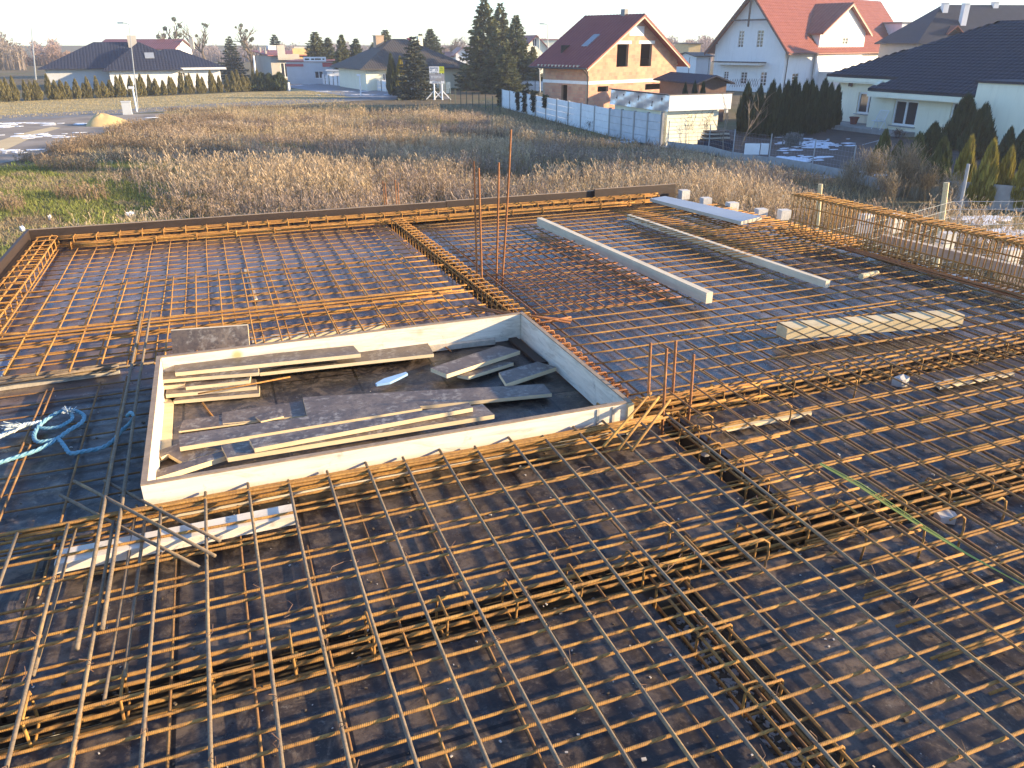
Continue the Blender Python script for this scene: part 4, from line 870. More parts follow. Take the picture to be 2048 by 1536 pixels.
for k in range(12):
    for sg in (0, 1): b.box(br.pt(-.35 if sg == 0 else W + .35, .3 + k * (Dp - .6) / 11, br.ze - sl * .35 - .10), (.85, .08, .12), d=U1)
obj('rafter_end', b, M['eave_wood'], br.roof)
def on_slope(h, a, b_, off=.07):   # left slope of a v-ridge roof
    return h.pt(a, b_, h.ze + (h.zr - h.ze) * a / (h.W / 2) + .06 + off)
for (a0, a1, b0, b1) in ((W * .14, W * .27, Dp * .33, Dp * .46),):
    b = MB(); q = [on_slope(br, a0, b0), on_slope(br, a1, b0), on_slope(br, a1, b1), on_slope(br, a0, b1)]; roof_plane(b, q, V1, .1); f = obj('roof_window', b, M['zinc'], br.roof); g = MB(); e = .06
    q = [on_slope(br, a0 + e, b0 + e, .075), on_slope(br, a1 - e, b0 + e, .075), on_slope(br, a1 - e, b1 - e, .075), on_slope(br, a0 + e, b1 - e, .075)]; roof_plane(g, q, V1, .004); obj('pane', g, M['curtain'], f)
br.chimney(W * .5, Dp * .28, zr - .3, zr + .42, .35, 'concrete_dark', False)
b = MB(); e0 = br.pt(-.70, -.3, br.ze - sl * .7 - .06); b.tube([br.pt(-.8, -.6, br.ze - sl * .75), br.pt(-.8, Dp + .6, br.ze - sl * .75)], .06, 8); b.tube([br.pt(-.8, -.2, br.ze - sl * .75), br.pt(-.3, -.1, br.ze - .75), br.pt(-.06, -.06, br.ze - .95), br.pt(-.06, -.06, .1)], .045, 8); obj('gutter', b, M['gutter'], br.root)
# --- white house with orange tiles
U2, V2 = ydir(47), ydir(-43)
C = R(1571, 108, 80); Dp = colhit(C, V2, 1432); W = colhit(C, U2, 1808); zr = hz(-14, C.to_2d() + V2 * (Dp / 2))
lh = []
for a, b_, ya, yb in ((1476, 1487, 95, 61), (1513, 1526, 95, 60), (1454, 1464, 162, 143), (1489, 1502, 168, 144), (1529, 1542, 172, 144)):
    x0, x1 = sorted((colhit(C, V2, a), colhit(C, V2, b_))); lh.append((x0 - .2, x1 - .2, zat(C, V2, x0, ya), zat(C, V2, x0, yb)))
fh = []
for a, b_, ya, yb in ((1594, 1607, 172, 147), (1642, 1654, 175, 156)):
    x0, x1 = colhit(C, U2, a), colhit(C, U2, b_); fh.append((x0, x1, zat(C, U2, x0, ya), zat(C, U2, x0, yb)))
TILES[0] = (.36, .40, .045)
wh = House('white_house', 'tall white house with steep orange-red tiled roof and a gabled dormer', C, U2, V2, W, Dp, C.z, zr, 'u', 'white_plaster', 'bright_tile', .75, .8, holes={'left': lh, 'front': fh}, th=.12)
TILES[0] = None
for i, h_ in enumerate(lh): wh.win('left', *h_, mull=1, bars=3 if i > 1 else 4, th=.05, sill=False, rec=.06)
for h_ in fh: wh.win('front', *h_, mull=1, bars=3, th=.05, sill=False, rec=.06)
b = MB(); x0, x1 = sorted((colhit(C, V2, 1443), colhit(C, V2, 1535))); zc = zat(C, V2, x0, 128); b.box(wh.pt(-.5, (x0 + x1) / 2, zc + .0), (1.0, x1 - x0, .22), d=U2); c_ = obj('canopy', b, M['white_plaster'], wh.root)
b = MB(); b.box(wh.pt(-.55, (x0 + x1) / 2, zc + .15), (1.2, x1 - x0 + .3, .07), d=U2); obj('canopy_roof', b, M['navy_tile'], c_)
b = MB(); slw = (zr - wh.ze) / (Dp / 2)
for sg in (0, 1):
    a0 = wh.pt(-.78, -.75 if sg == 0 else Dp + .75, wh.ze - slw * .75 - .22); a1 = wh.pt(-.78, Dp / 2, zr - .22); q = Vector((U2.x, U2.y, 0)) * .06; up = Vector((0, 0, .24))
    b.face([a0, a1, a1 + up, a0 + up]); b.face([a0 + q, a0 + q + up, a1 + q + up, a1 + q]); b.face([a0, a0 + q, a1 + q, a1])
zcb = hz(40, wh.pt(-.6, Dp / 2, 0).to_2d()); hw = (zr - zcb) / slw; b.box(wh.pt(-.72, Dp / 2, zcb), (.12, hw * 2, .14), d=U2); b.box(wh.pt(-.72, Dp / 2, zcb + (zr - zcb) * .35), (.13, .14, (zr - zcb) * 1.2), d=U2); obj('gable_truss', b, M['brown_wood'], wh.root)
# cross gable dormer flush with the front wall, slightly proud
xa, xb = colhit(C, U2, 1632), colhit(C, U2, 1722); mid = (xa + xb) / 2; ztop = zat(C, U2, mid, 8); zev = zat(C, U2, xa, 62); b = MB()
x0, x1 = colhit(C, U2, 1678), colhit(C, U2, 1689); wz0, wz1 = zat(C, U2, x0, 89), zat(C, U2, x0, 75)
OD = wh.pt(xa, -.35, 0); wallmesh(b, OD, U2, neg(V2), xb - xa, [(0, zev), (mid - xa, ztop), (xb - xa, zev)], [(x0 - xa, x1 - xa, wz0, wz1)], .2)
wallmesh(b, wh.pt(xa + .2, -.14, wh.ze), V2, U2, 2.2, [(0, zev - wh.ze), (2.2, zev - wh.ze)], [], .2); wallmesh(b, wh.pt(xb, -.14, wh.ze), V2, U2, 2.2, [(0, zev - wh.ze), (2.2, zev - wh.ze)], [], .2)
obj('dormer_wall', b, M['white_plaster'], wh.root); window(wh.root, OD, U2, neg(V2), x0 - xa, x1 - xa, wz0, wz1, 1, 1, th=.06, sill=False, rec=.06)
b = MB(); sd = (ztop - zev) / (mid - xa); ov = .55; dl = (ztop - wh.ze) / slw + .2
TILES[0] = (.36, .40, .045)
roof_plane(b, [wh.pt(xa - ov, -.9, zev - sd * ov + .06), wh.pt(mid, -.9, ztop + .06), wh.pt(mid, dl, ztop + .06), wh.pt(xa - ov, (zev - sd * ov - wh.ze) / slw + .2, zev - sd * ov + .06)], V2, .12)
roof_plane(b, [wh.pt(xb + ov, -.9, zev - sd * ov + .06), wh.pt(xb + ov, (zev - sd * ov - wh.ze) / slw + .2, zev - sd * ov + .06), wh.pt(mid, dl, ztop + .06), wh.pt(mid, -.9, ztop + .06)], V2, .12)
TILES[0] = None; dr = obj('dormer_roof', b, M['bright_tile'], wh.root); b = MB()
for xx in (xa - ov, xb + ov):
    a0 = wh.pt(xx, -.88, zev - sd * ov - .18); a1 = wh.pt(mid, -.88, ztop - .16); up = Vector((0, 0, .2)); q = Vector((V2.x, V2.y, 0)) * .05; b.face([a0, a1, a1 + up, a0 + up]); b.face([a0, a0 + q, a1 + q, a1])
obj('barge_board', b, M['eave_wood'], dr); wh.chimney(W * .42, Dp * .55, zr - .6, zr + .9, .6, 'concrete_dark')
b = MB(); b.tube([wh.pt(-.5, -.72, wh.ze - slw * .72), wh.pt(xa - .6, -.72, wh.ze - slw * .72)], .06, 8); b.tube([wh.pt(.9, -.72, wh.ze - slw * .72), wh.pt(.45, -.1, wh.ze - .7), wh.pt(.4, -.06, .1)], .045, 8); obj('gutter', b, M['gutter'], wh.root)
b = MB(); xx = colhit(C, U2, 1640); b.box(wh.pt((xx + xb) / 2 + .6, -.9, zat(C, U2, xx, 145) / 2), (xb - xx + 1.2, 1.6, zat(C, U2, xx, 145)), d=U2); b.box(wh.pt((xx + xb) / 2 + .6, -.9, zat(C, U2, xx, 145) + .05), (xb - xx + 1.5, 1.9, .1), d=U2); obj('porch', b, M['white_plaster'], wh.root)
b = MB(); x0 = colhit(C, V2, 1430); q0 = wh.pt(-.6, Dp + .2, .2); b.tube([q0, q0 + Vector((0, 0, 2.9))], .03, 6); q0 = wh.pt(-.6, Dp + 2.6, .2); b.tube([q0, q0 + Vector((0, 0, 2.9))], .03, 6)
obj('balcony_post', b, M['brown_wood'], wh.root)
# --- pale yellow bungalow with dark blue roof at right
W0 = G(1667, 250); UB, VB = ydir(155), ydir(65); ob = lambda a, d_, z: Vector((W0.x + UB.x * a + VB.x * d_, W0.y + UB.y * a + VB.y * d_, z))
bg_ = thing('bungalow', 'pale yellow bungalow with a large dark blue tiled hip roof and white windows', 'bungalow', (W0.x, W0.y, 0)); tp = .466; zpl = 2.98
zr_ = lambda d_: zpl + tp * d_
b = MB(); a1, a2 = colhit(W0, UB, 1735), colhit(W0, UB, 1777); a3 = colhit(W0, UB, 1790); w1 = (a1, a2, zat(W0, UB, a1, 226), zat(W0, UB, a1, 184))
wallmesh(b, ob(0, 0, 0), UB, neg(VB), a3 + .2, [(0, zr_(-.02)), (a3 + .2, zr_(-.02))], [w1], .2)
s0 = ob(a3, -1.05, 0); a5, a6 = colhit(s0, UB, 1812), colhit(s0, UB, 1862); L2 = colhit(s0, UB, 1958) + 1; w2 = (a5, a6, zat(s0, UB, a5, 249), zat(s0, UB, a5, 199))
a7, a8 = colhit(s0, UB, 1931), colhit(s0, UB, 1950); w3 = (a7, a8, zat(s0, UB, a7, 249), zat(s0, UB, a7, 204)); z2 = zr_(-1.07)
wallmesh(b, s0, UB, neg(VB), L2, [(0, z2), (L2, z2)], [w2, w3], .2); wallmesh(b, ob(a3 + .2, -.85, 0), VB, UB, .85, [(0, z2), (.85, zr_(-.2))], [], .2)
wallmesh(b, ob(.2, .2, 0), VB, UB, 10, [(0, zr_(.2)), (.1, zpl + .1), (10, zpl + .1)], [], .2); wallmesh(b, ob(0, 10.2, 0), UB, neg(VB), 14, [(0, zpl), (14, zpl)], [], .2)
obj('wall', b, M['cream_plaster'], bg_); b = MB(); b.box(ob(a3 / 2, -.02, .14), (a3, .06, .28), d=UB); obj('plinth', b, M['concrete_dark'], bg_)
window(bg_, ob(0, 0, 0), UB, neg(VB), *w1, mull=1, th=.09); window(bg_, s0, UB, neg(VB), *w2, mull=1, th=.09); window(bg_, s0, UB, neg(VB), *w3, mull=0, th=.09)
b = MB(); e1, e2 = -.55, -1.75; rg = 5.3; LB = 15.0; zz = lambda d_: zr_(d_) + .08; k0 = colhit(ob(0, e2, 0), UB, 1752)
TILES[0] = (.28, .34, .028)
roof_plane(b, [ob(-.6, e1, zz(e1)), ob(k0 + .4, e1, zz(e1)), ob(LB, e1, zz(e1)), ob(LB, rg, zz(rg)), ob(rg + .0, rg, zz(rg))], UB, .12)
roof_plane(b, [ob(k0, e2, zz(e2)), ob(LB, e2, zz(e2)), ob(LB, e1, zz(e1)), ob(k0 + .9, e1, zz(e1))], UB, .12)
roof_plane(b, [ob(-.6, e1, zz(e1)), ob(rg, rg, zz(rg)), ob(-.6, 11.2, zz(e1))], VB, .12); roof_plane(b, [ob(-.6, 11.2, zz(e1)), ob(rg, rg, zz(rg)), ob(LB, rg, zz(rg)), ob(LB, 11.2, zz(e1))], UB, .12)
TILES[0] = None; rf = obj('roof', b, M['blue_tile'], bg_)
b = MB(); b.box(ob(k0 / 2 + .1, e1 + .03, zz(e1) - .27), (k0 + 1.2, .06, .26), d=UB); b.box(ob(k0 / 2 + .1, e1 / 2, zz(e1) - .34), (k0 + 1.2, -e1, .03), d=UB); b.box(ob((k0 + LB) / 2, e2 + .03, zz(e2) - .27), (LB - k0, .06, .26), d=UB); b.box(ob((k0 + LB) / 2, (e2 - 1.05) / 2, zz(e2) - .36), (LB - k0, .7, .03), d=UB); b.box(ob(k0 + .06, -1.1, zz(e2) - .2), (.08, 1.2, .3), d=UB); obj('eave_board', b, M['cream_plaster'], bg_)
q0 = R(1957, 165, 37.5); b = MB(); zt = q0.z; LL = 7.0; b.box((q0.x + UB.x * LL / 2 + VB.x * 2, q0.y + UB.y * LL / 2 + VB.y * 2, zt / 2), (LL, 4, zt), d=UB); wg = obj('side_wing', b, M['cream_plaster'], bg_)
b = MB(); b.box((q0.x + UB.x * LL / 2 + VB.x * 2, q0.y + UB.y * LL / 2 + VB.y * 2, zt + .05), (LL + .2, 4.2, .1), d=UB); obj('coping', b, M['blue_tile'], wg)
t0 = colhit(q0, UB, 1978); p_ = q0.to_2d() + UB * t0 - VB * .08; b = MB(); b.tube([(p_.x, p_.y, hz(205, p_)), (p_.x, p_.y, .2)], .05, 8); obj('downpipe', b, M['gutter'], bg_)
b = MB(); p_ = ob(colhit(W0, UB, 1718), -.12, 0); z_ = hz(169, p_.to_2d()); b.box((p_.x, p_.y, z_), (.16, .16, .2), d=UB); obj('wall_lamp', b, M['brown_wood'], bg_)
b = MB(); b.box(ob(8.6, rg, zz(rg) + .35), (.45, .45, .9), d=UB); obj('chimney', b, M['white_plaster'], rf)
# --- low bungalow with navy hip roofs, far left
UL, VL = ydir(66), ydir(-24)
C = R(162, 137.5, 90); lb = None
K = R(257, 137, 86); Wl = colhit(K, UL, 432)
def wl_(Cc, d, lst):
    o_ = []
    for a, b_, ya, yb in lst: x0, x1 = colhit(Cc, d, a), colhit(Cc, d, b_); o_.append((x0, x1, max(.25, zat(Cc, d, x0, ya)), zat(Cc, d, x0, yb)))
    return o_
fl = wl_(K, UL, [(275, 292, 172, 150), (321, 331, 160, 146), (351, 360, 176, 145)])
lb = House('hip_roofed_bungalow', 'long low bungalow with navy hip roofs behind the roadside thuja hedge', K, UL, VL, Wl, 7.5, K.z, hz(99.5, K.to_2d() + UL * (Wl * .6) + VL * 3.7), 'hip', 'white_plaster', 'navy_tile', .6, .5, 'bungalow', {'front': fl}, fascia='trim')
for h_ in fl: lb.win('front', *h_, mull=1, th=.06, sill=False)
def wing(h, a0, b0, W_, D_, zr_, mat_w, mat_r, over=.6, nm='wing_wall', rn='wing_roof', ze=None):
    ze = ze or h.ze; C2 = h.C + h.u * a0 + h.v * b0; b = MB(); P_ = lambda a, d_, z: Vector((C2.x + h.u.x * a + h.v.x * d_, C2.y + h.u.y * a + h.v.y * d_, z))
    b.box(P_(W_ / 2, D_ / 2, ze / 2), (W_, D_, ze), d=h.u); w_ = obj(nm, b, M[mat_w], h.root); rb = MB(); sl = (zr_ - ze) / (min(D_, W_) / 2); zl = ze - sl * over + .06; e = over
    a, b_, c, d_ = P_(-e, -e, zl), P_(W_ + e, -e, zl), P_(W_ + e, D_ + e, zl), P_(-e, D_ + e, zl)
    if W_ >= D_: r0, r1 = P_(D_ / 2, D_ / 2, zr_), P_(W_ - D_ / 2 + .01, D_ / 2, zr_); roof_plane(rb, [a, b_, r1, r0], h.u); roof_plane(rb, [b_, c, r1], h.v); roof_plane(rb, [c, d_, r0, r1], h.u); roof_plane(rb, [d_, a, r0], h.v)
    else: r0, r1 = P_(W_ / 2, W_ / 2, zr_), P_(W_ / 2, D_ - W_ / 2 + .01, zr_); roof_plane(rb, [a, b_, r0], h.u); roof_plane(rb, [b_, c, r1, r0], h.v); roof_plane(rb, [c, d_, r1], h.u); roof_plane(rb, [d_, a, r0, r1], h.v)
    return w_, obj(rn, rb, M[mat_r], h.root), P_
aL = colhit(K, UL, 150); zpk = hz(84, K.to_2d() + UL * colhit(K, UL, 222) + VL * 3)
_, rp, PW = wing(lb, colhit(K, UL, 207), -.6, -colhit(K, UL, 207) + 4.6, 8.6, zpk, 'white_plaster', 'navy_tile')
_, rm, PM = wing(lb, colhit(K, UL, 72), 2.5, 14, 9.5, hz(84, K.to_2d() + UL * colhit(K, UL, 175) + VL * 7.2), 'cold_plaster', 'navy_tile')  # cool grey wall colour paints the shade on this white wing
b = MB(); p_ = PM(8.6, 3.9, 0); b.box((p_.x, p_.y, 4.45), (.9, .7, 1.5), d=UL); obj('chimney', b, M['grey_plaster'], rm)
b = MB(); a_, d_ = 4.2, 1.3; sl = (zpk - lb.ze) / ((-colhit(K, UL, 207) + 4.6) / 2)
for q in (0,):
    roof_plane(b, [PW(3.6, .9, lb.ze + .14 + sl * .9), PW(4.5, .9, lb.ze + .14 + sl * .9), PW(4.5, 1.6, lb.ze + .14 + sl * 1.6), PW(3.6, 1.6, lb.ze + .14 + sl * 1.6)], UL, .06)
obj('roof_window', b, M['zinc'], rp)
C = R(195, 100, 112); h2 = House('red_roofed_barn', 'long maroon-roofed house showing behind the low navy-roofed bungalow', C, ydir(84), ydir(-6), colhit(C, ydir(84), 344), 9, hz(99, C), hz(79, C.to_2d() + ydir(-6) * 4.5), 'u', 'white_plaster', 'maroon', .4); h2.chimney(11.5, 3.0, h2.zr - 1.2, h2.zr + .25, .5, 'grey_plaster')
# --- two storey beige block with red sheet roof, shop with red band
C = R(540, 111, 108); UD, VD = ydir(60), ydir(-30)
lh_ = [(2.0, 2.6, 2.9, 3.9), (5, 5.6, 2.9, 3.9)]
fh_ = [(1.0, 2.0, 2.7, 4.2), (3.2, 4.6, 2.8, 4.0), (1.2, 2.2, .3, 2.1)]
h3 = House('apartment_block', 'two-storey beige block with a red sheet roof and balconies beside the shop', C, UD, VD, colhit(C, UD, 644), colhit(C, VD, 507), hz(112, C), hz(104, C), 'flat', 'grey_plaster', 'faded_red', .4, cat='building', holes={'left': lh_, 'front': fh_})
for x in fh_: h3.win('front', *x, mull=1, th=.08, sill=False)
for x in lh_: h3.win('left', *x, mull=0, th=.08, sill=False)
h3.chimney(.9, 2.5, 3.6, hz(92, C), 1.0, 'white_plaster'); h3.chimney(2.6, 5.5, 3.6, hz(95, C), .5, 'grey_plaster')
b = MB(); b.box(h3.pt(2.2, -.35, 2.5), (2.8, .7, .12), d=UD); b.box(h3.pt(2.2, -.68, 2.85), (2.8, .05, .55), d=UD); obj('balcony', b, M['grey_plaster'], h3.root)
b = MB(); b.box(h3.pt(colhit(C, UD, 618), -.03, 3.2), (4.6, .03, 1.2), d=UD); obj('ochre_panel', b, simple('ochre_plaster', (.60, .40, .18), None, 2), h3.root)
C = R(572, 128, 98); US, VS = ydir(86), ydir(-4); zsh = hz(124, C)
h4 = House('shop', 'grey and white shop with a red fascia band, beyond the side road', C, US, VS, colhit(C, US, 690), 7, zsh, zsh + .05, 'flat', 'cold_plaster', 'faded_red', .1, cat='shop', holes={'front': [(3.2, 4.2, .6, 1.4), (5.6, 6.9, .3, 1.3), (8.2, 10, .3, 1.5)]})
for x in [(3.2, 4.2, .6, 1.4), (5.6, 6.9, .3, 1.3), (8.2, 10, .3, 1.5)]: h4.win('front', *x, mull=1, th=.06, sill=False)
b = MB(); wS = h4.W; b.box(h4.pt(1.0, -.04, zsh - .35), (2.0, .05, .28), d=US); b.box(h4.pt(wS * .8, -.04, zsh - .3), (wS * .4, .05, .45), d=US); obj('fascia_band', b, M['red_band'], h4.root)
b = MB(); b.box(h4.pt(3.4, -.06, zsh + .3), (2.6, .08, .5), d=US); obj('sign_panel', b, M['trim'], h4.root)
b = MB()
for i, (x, w_) in enumerate(((2.5, .5), (3.15, .35), (3.75, .7), (4.4, .2))): b.box(h4.pt(x, -.105, zsh + .3), (w_, .01, .16), d=US)
obj('lettering', b, M['dark_in'], h4.root)
b = MB(); b.box(h4.pt(5.9, -1.1, .75), (1.9, 1.8, 1.5), d=US); b.box(h4.pt(5.9, -1.1, 1.56), (2.1, 2.1, .12), d=US); obj('white_annex', b, M['trim'], h4.root)
# --- dark-roofed cottage in the middle distance
UC, VC = ydir(62), ydir(-28); C = R(731, 138, 84); Wc = colhit(C, UC, 905) ; Wc = 11.0; zc_ = hz(139, C)
h5 = House('hip_roofed_cottage', 'cream cottage under a big black-brown hip roof behind the concrete fence', C, UC, VC, Wc, 9.5, zc_, hz(79, C.to_2d() + UC * 5.5 + VC * 4.7), 'hip', 'cream_plaster', 'brown_tile', .8, cat='house', holes={'front': [(1.8, 2.3, .4, 1.6), (2.7, 3.2, .4, 1.6), (7.5, 8.6, .4, 1.6)]})
for x in [(1.8, 2.3, .4, 1.6), (2.7, 3.2, .4, 1.6), (7.5, 8.6, .4, 1.6)]: h5.win('front', *x, mull=1, th=.07, sill=False)
h5.chimney(3.5, 5.6, 3.6, h5.zr + .35, .9, 'brick'); h5.chimney(8.0, 5, 3.2, h5.zr + .3, .5, 'cream_plaster'); h5.chimney(7.0, 5.6, 3.6, h5.zr + .1, .4, 'red_band')
# --- far houses
C = R(1046, 112, 118); h6 = House('yellow_gabled_house', 'cream gabled house with red tiles half hidden behind the tall spruces', C, ydir(75), ydir(-15), colhit(C, ydir(75), 1098), 10, hz(104, C), hz(71, C.to_2d() + ydir(75) * 3), 'v', 'cream_plaster', 'red_tile', .4, holes={'front': [(1.4, 2.0, 4.0, 5.0)]}); h6.win('front', 1.4, 2.0, 4.0, 5.0, th=.06, sill=False)
C = R(1078, 96, 150); h7 = House('ochre_block', 'flat ochre block far behind the yellow gabled house', C, ydir(86), ydir(-4), colhit(C, ydir(86), 1120), 8, hz(80, C), hz(79, C), 'flat', 'cream_plaster', 'faded_red', .2, cat='building')
C = R(912, 122, 150); h8 = House('white_gabled_house', 'small white gabled house with orange roof far beyond the cottage', C, ydir(80), ydir(-10), colhit(C, ydir(80), 938), 9, hz(112, C), hz(95, C.to_2d() + ydir(80) * 1.5), 'v', 'white_plaster', 'bright_tile', .5, holes={}); _, _, _ = wing(h8, -5, 3, 10, 7, hz(104, C), 'white_plaster', 'bright_tile', .4, ze=hz(113, C))
C = R(1796, 94, 95); h9 = House('modern_house', 'pale grey flat-roofed house behind the dark blue roof', C, ydir(75), ydir(-15), colhit(C, ydir(75), 1848), 8, hz(46, C), hz(45, C), 'flat', 'white_plaster', 'concrete_dark', .15, holes={'front': [(1.0, 2.6, 4.6, 5.9)]}); h9.win('front', 1.0, 2.6, 4.6, 5.9, th=.06, sill=False)
b = MB(); b.box(h9.pt(h9.W + .6, .4, 3.45), (1.0, 1.4, 6.9), d=ydir(75)); obj('stair_tower', b, M['grey_plaster'], h9.root)
C = R(1838, 92, 76); h10 = House('dark_roofed_house', 'large house with steep black-blue hip roof rising behind the bungalow', C, ydir(86), ydir(-4), 24, 7.0, hz(88, C), hz(11, C.to_2d() + ydir(-4) * 3.5 + ydir(86) * 6), 'hip', 'grey_plaster', 'blue_tile', .4, .5)
for i, (a, d_, zc2) in enumerate(((4.6, 1.6, .9), (3.4, 2.9, 1.0), (8.5, 3.4, .9))): h10.chimney(a, d_, h10.ze + 1, h10.zr + .05 + .1 * i, .5, 'white_plaster')
b = MB(); roof_plane(b, [h10.pt(2.6, .2, h10.ze + .5), h10.pt(3.4, .2, h10.ze + 1.2), h10.pt(3.4, 1.6, h10.ze + 1.2), h10.pt(2.6, 1.2, h10.ze + .5)], ydir(-28), .08); roof_plane(b, [h10.pt(4.2, .2, h10.ze + .5), h10.pt(4.2, 1.2, h10.ze + .5), h10.pt(3.4, 1.6, h10.ze + 1.2), h10.pt(3.4, .2, h10.ze + 1.2)], ydir(-28), .08); obj('dormer_roof', b, M['bright_tile'], h10.roof)
# --- wooden shed, garage
C = R(1398, 172, 50); hs = House('garden_shed', 'brown plank shed with a dark felt roof between garage and white house', C, ydir(75), ydir(-15), colhit(C, ydir(75), 1462), 5.5, hz(168, C), hz(152, C.to_2d() + ydir(75) * 1), 'v', 'log', 'navy_tile', .35, .4, cat='shed')
b = MB()
for k in range(12):
    a0 = hs.pt(1.5 + k * .16, -1.0, 2.05); 
    b.tube([a0, a0 + Vector((U2.x * .3, U2.y * .3, .45))], .012, 4); b.tube([a0 + Vector((U2.x * .3, U2.y * .3, 0)), a0 + Vector((0, 0, .45))], .012, 4)
M['ochre'] = simple('ochre_wall', (.62, .44, .20), None, 2)
M['concrete_mid'] = simple('grey_concrete', (.56, .57, .58), (.46, .47, .48), 3, .9, .25, 25)
obj('shed_lattice', b, M['brown_wood'], hs.root)
# garage with foil fascia, behind the concrete wall
C = G(1327, 293) + Vector((.10, .06, 0)); dv = (G(1218, 271) - G(1327, 293)).to_2d(); Lg = dv.length; VG = dv.normalized(); UG = Vector((VG.y, -VG.x)); Wg = colhit(C, UG, 1462); zg = hz(222, C); zt_ = hz(190, C)
gr_ = thing('garage', 'cream flat-roofed garage with a deep fascia half wrapped in silver foil', 'garage', (C.x, C.y, 0)); gp = lambda a, d_, z: Vector((C.x + UG.x * a + VG.x * d_, C.y + UG.y * a + VG.y * d_, z))
b = MB(); wallmesh(b, gp(.12, .15, 0), UG, neg(VG), Wg - .3, [(0, zg), (Wg - .3, zg)], [], .15); b.box(gp(.2, Lg / 2 + .1, zg / 2), (.15, Lg - .4, zg), d=UG); b.box(gp(Wg - .3, Lg / 2 + .1, zg / 2), (.15, Lg - .4, zg), d=UG); obj('wall', b, M['cream_plaster'], gr_)
b = MB()
for i in range(8): z = zg * (i + 1) / 9; b.box(gp(Wg / 2, .143, z), (Wg - .4, .012, .012), d=UG)
obj('cladding_groove', b, M['concrete_dark'], gr_)
b = MB(); b.box(gp(Wg / 2 + .1, -.14, (zg + zt_) / 2), (Wg + .3, .08, zt_ - zg), d=UG); fa = obj('fascia', b, M['white_plaster'], gr_)
b = MB(); n_ = 26; q = []
for i in range(n_ + 1):
    for j in range(5):
        d_ = -.18 + (Lg + .2) * i / n_; z = zg - .02 + (zt_ - zg) * j / 4; q.append(gp(-.10 + .05 * math.sin(i * 1.9 + j * .7) * (1 if 0 < j < 4 else .3) + .03 * math.sin(i * .7 + j * 2), d_, z))
b.raw(q, [(i * 5 + j, i * 5 + j + 1, (i + 1) * 5 + j + 1, (i + 1) * 5 + j) for i in range(n_) for j in range(4)]); obj('foil_sheet', b, M['foil'], gr_, True)
b = MB(); b.box(gp(Wg / 2, Lg / 2 + .1, zg + .04), (Wg, Lg, .07), d=UG); b.box(gp(-.03, Lg / 2, (zg + zt_) / 2), (.05, Lg, zt_ - zg - .02), d=UG); b.box(gp(-.06, Lg / 2 - .04, zt_ + .02), (.16, Lg + .3, .04), d=UG); b.box(gp(Wg / 2 + .14, -.13, zt_ + .018), (Wg + .34, .16, .035), d=UG); obj('roof', b, M['brown_wood'], gr_)
b = MB(); p_ = gp(Wg + .12, -.05, zg - .1); b.box(p_, (.14, .1, .16), d=UG); obj('lamp', b, M['trim'], gr_)
# ---------------------------------------------------------------- concrete panel wall
wt = thing('concrete_wall', 'tall pale concrete panel wall with slim posts edging the weed field', 'wall', (WL[0].x, WL[0].y, 0))
tops = [185, 203, 223]; segs = [(WL[0], WL[1], 1.27, 1.36, 10), (WL[1], G(1321, 293), 1.36, 1.42, 4)]
for (a, b2, h0, h1, n_) in segs:
    for i in range(n_):
        p = a.lerp(b2, i / n_); q = a.lerp(b2, (i + 1) / n_); hh = h0 + (h1 - h0) * (i + .5) / n_; d_ = (q - p).to_2d(); L = d_.length; d_.normalize()
        b = MB()
        for k in range(4): b.box(((p.x + q.x) / 2, (p.y + q.y) / 2, hh * (k + .5) / 4), (L - .1, .05, hh / 4 - .012), d=d_)
        obj('panel', b, M['concrete_pale'] if n_ == 10 else M['concrete_mid'], wt)
        b = MB(); b.box((p.x, p.y, hh / 2 + .02), (.10, .12, hh + .04), d=d_); obj('post', b, M['concrete'], wt)
b = MB(); p = G(1321, 293); b.box((p.x, p.y, .78), (.12, .14, 1.56), d=UG); obj('post', b, M['concrete_dark'], wt)
# leaves / needles helpers
LM = tint_mat('evergreen_foliage', .75, nscale=4, trans=.2); TM = simple('bark', (.10, .075, .055), (.16, .125, .09), 8, .9, .4, 20); BM_ = simple('pale_bark', (.24, .19, .14), (.17, .13, .095), 5, .9)
def leafcloud(P, size, N, col, var=.3, rs=None):
    """small triangles at P, roughly along direction N"""
    n = len(P); r_ = rs or rng; s = size * r_.uniform(.6, 1.3, (n, 1)); a = N + r_.normal(0, .45, (n, 3)); a /= np.linalg.norm(a, axis=1, keepdims=True); bq = np.cross(a, r_.normal(0, 1, (n, 3))); bq /= np.linalg.norm(bq, axis=1, keepdims=True) + 1e-9
    V = np.stack([P - bq * s * .45, P + bq * s * .45, P + a * s * 1.3], 1).reshape(-1, 3); c = np.asarray(col, float); c = np.tile(c, (n, 1)) if c.ndim == 1 else c
    return V, np.repeat(c * r_.uniform(1 - var, 1 + var, (n, 1)), 3, 0)
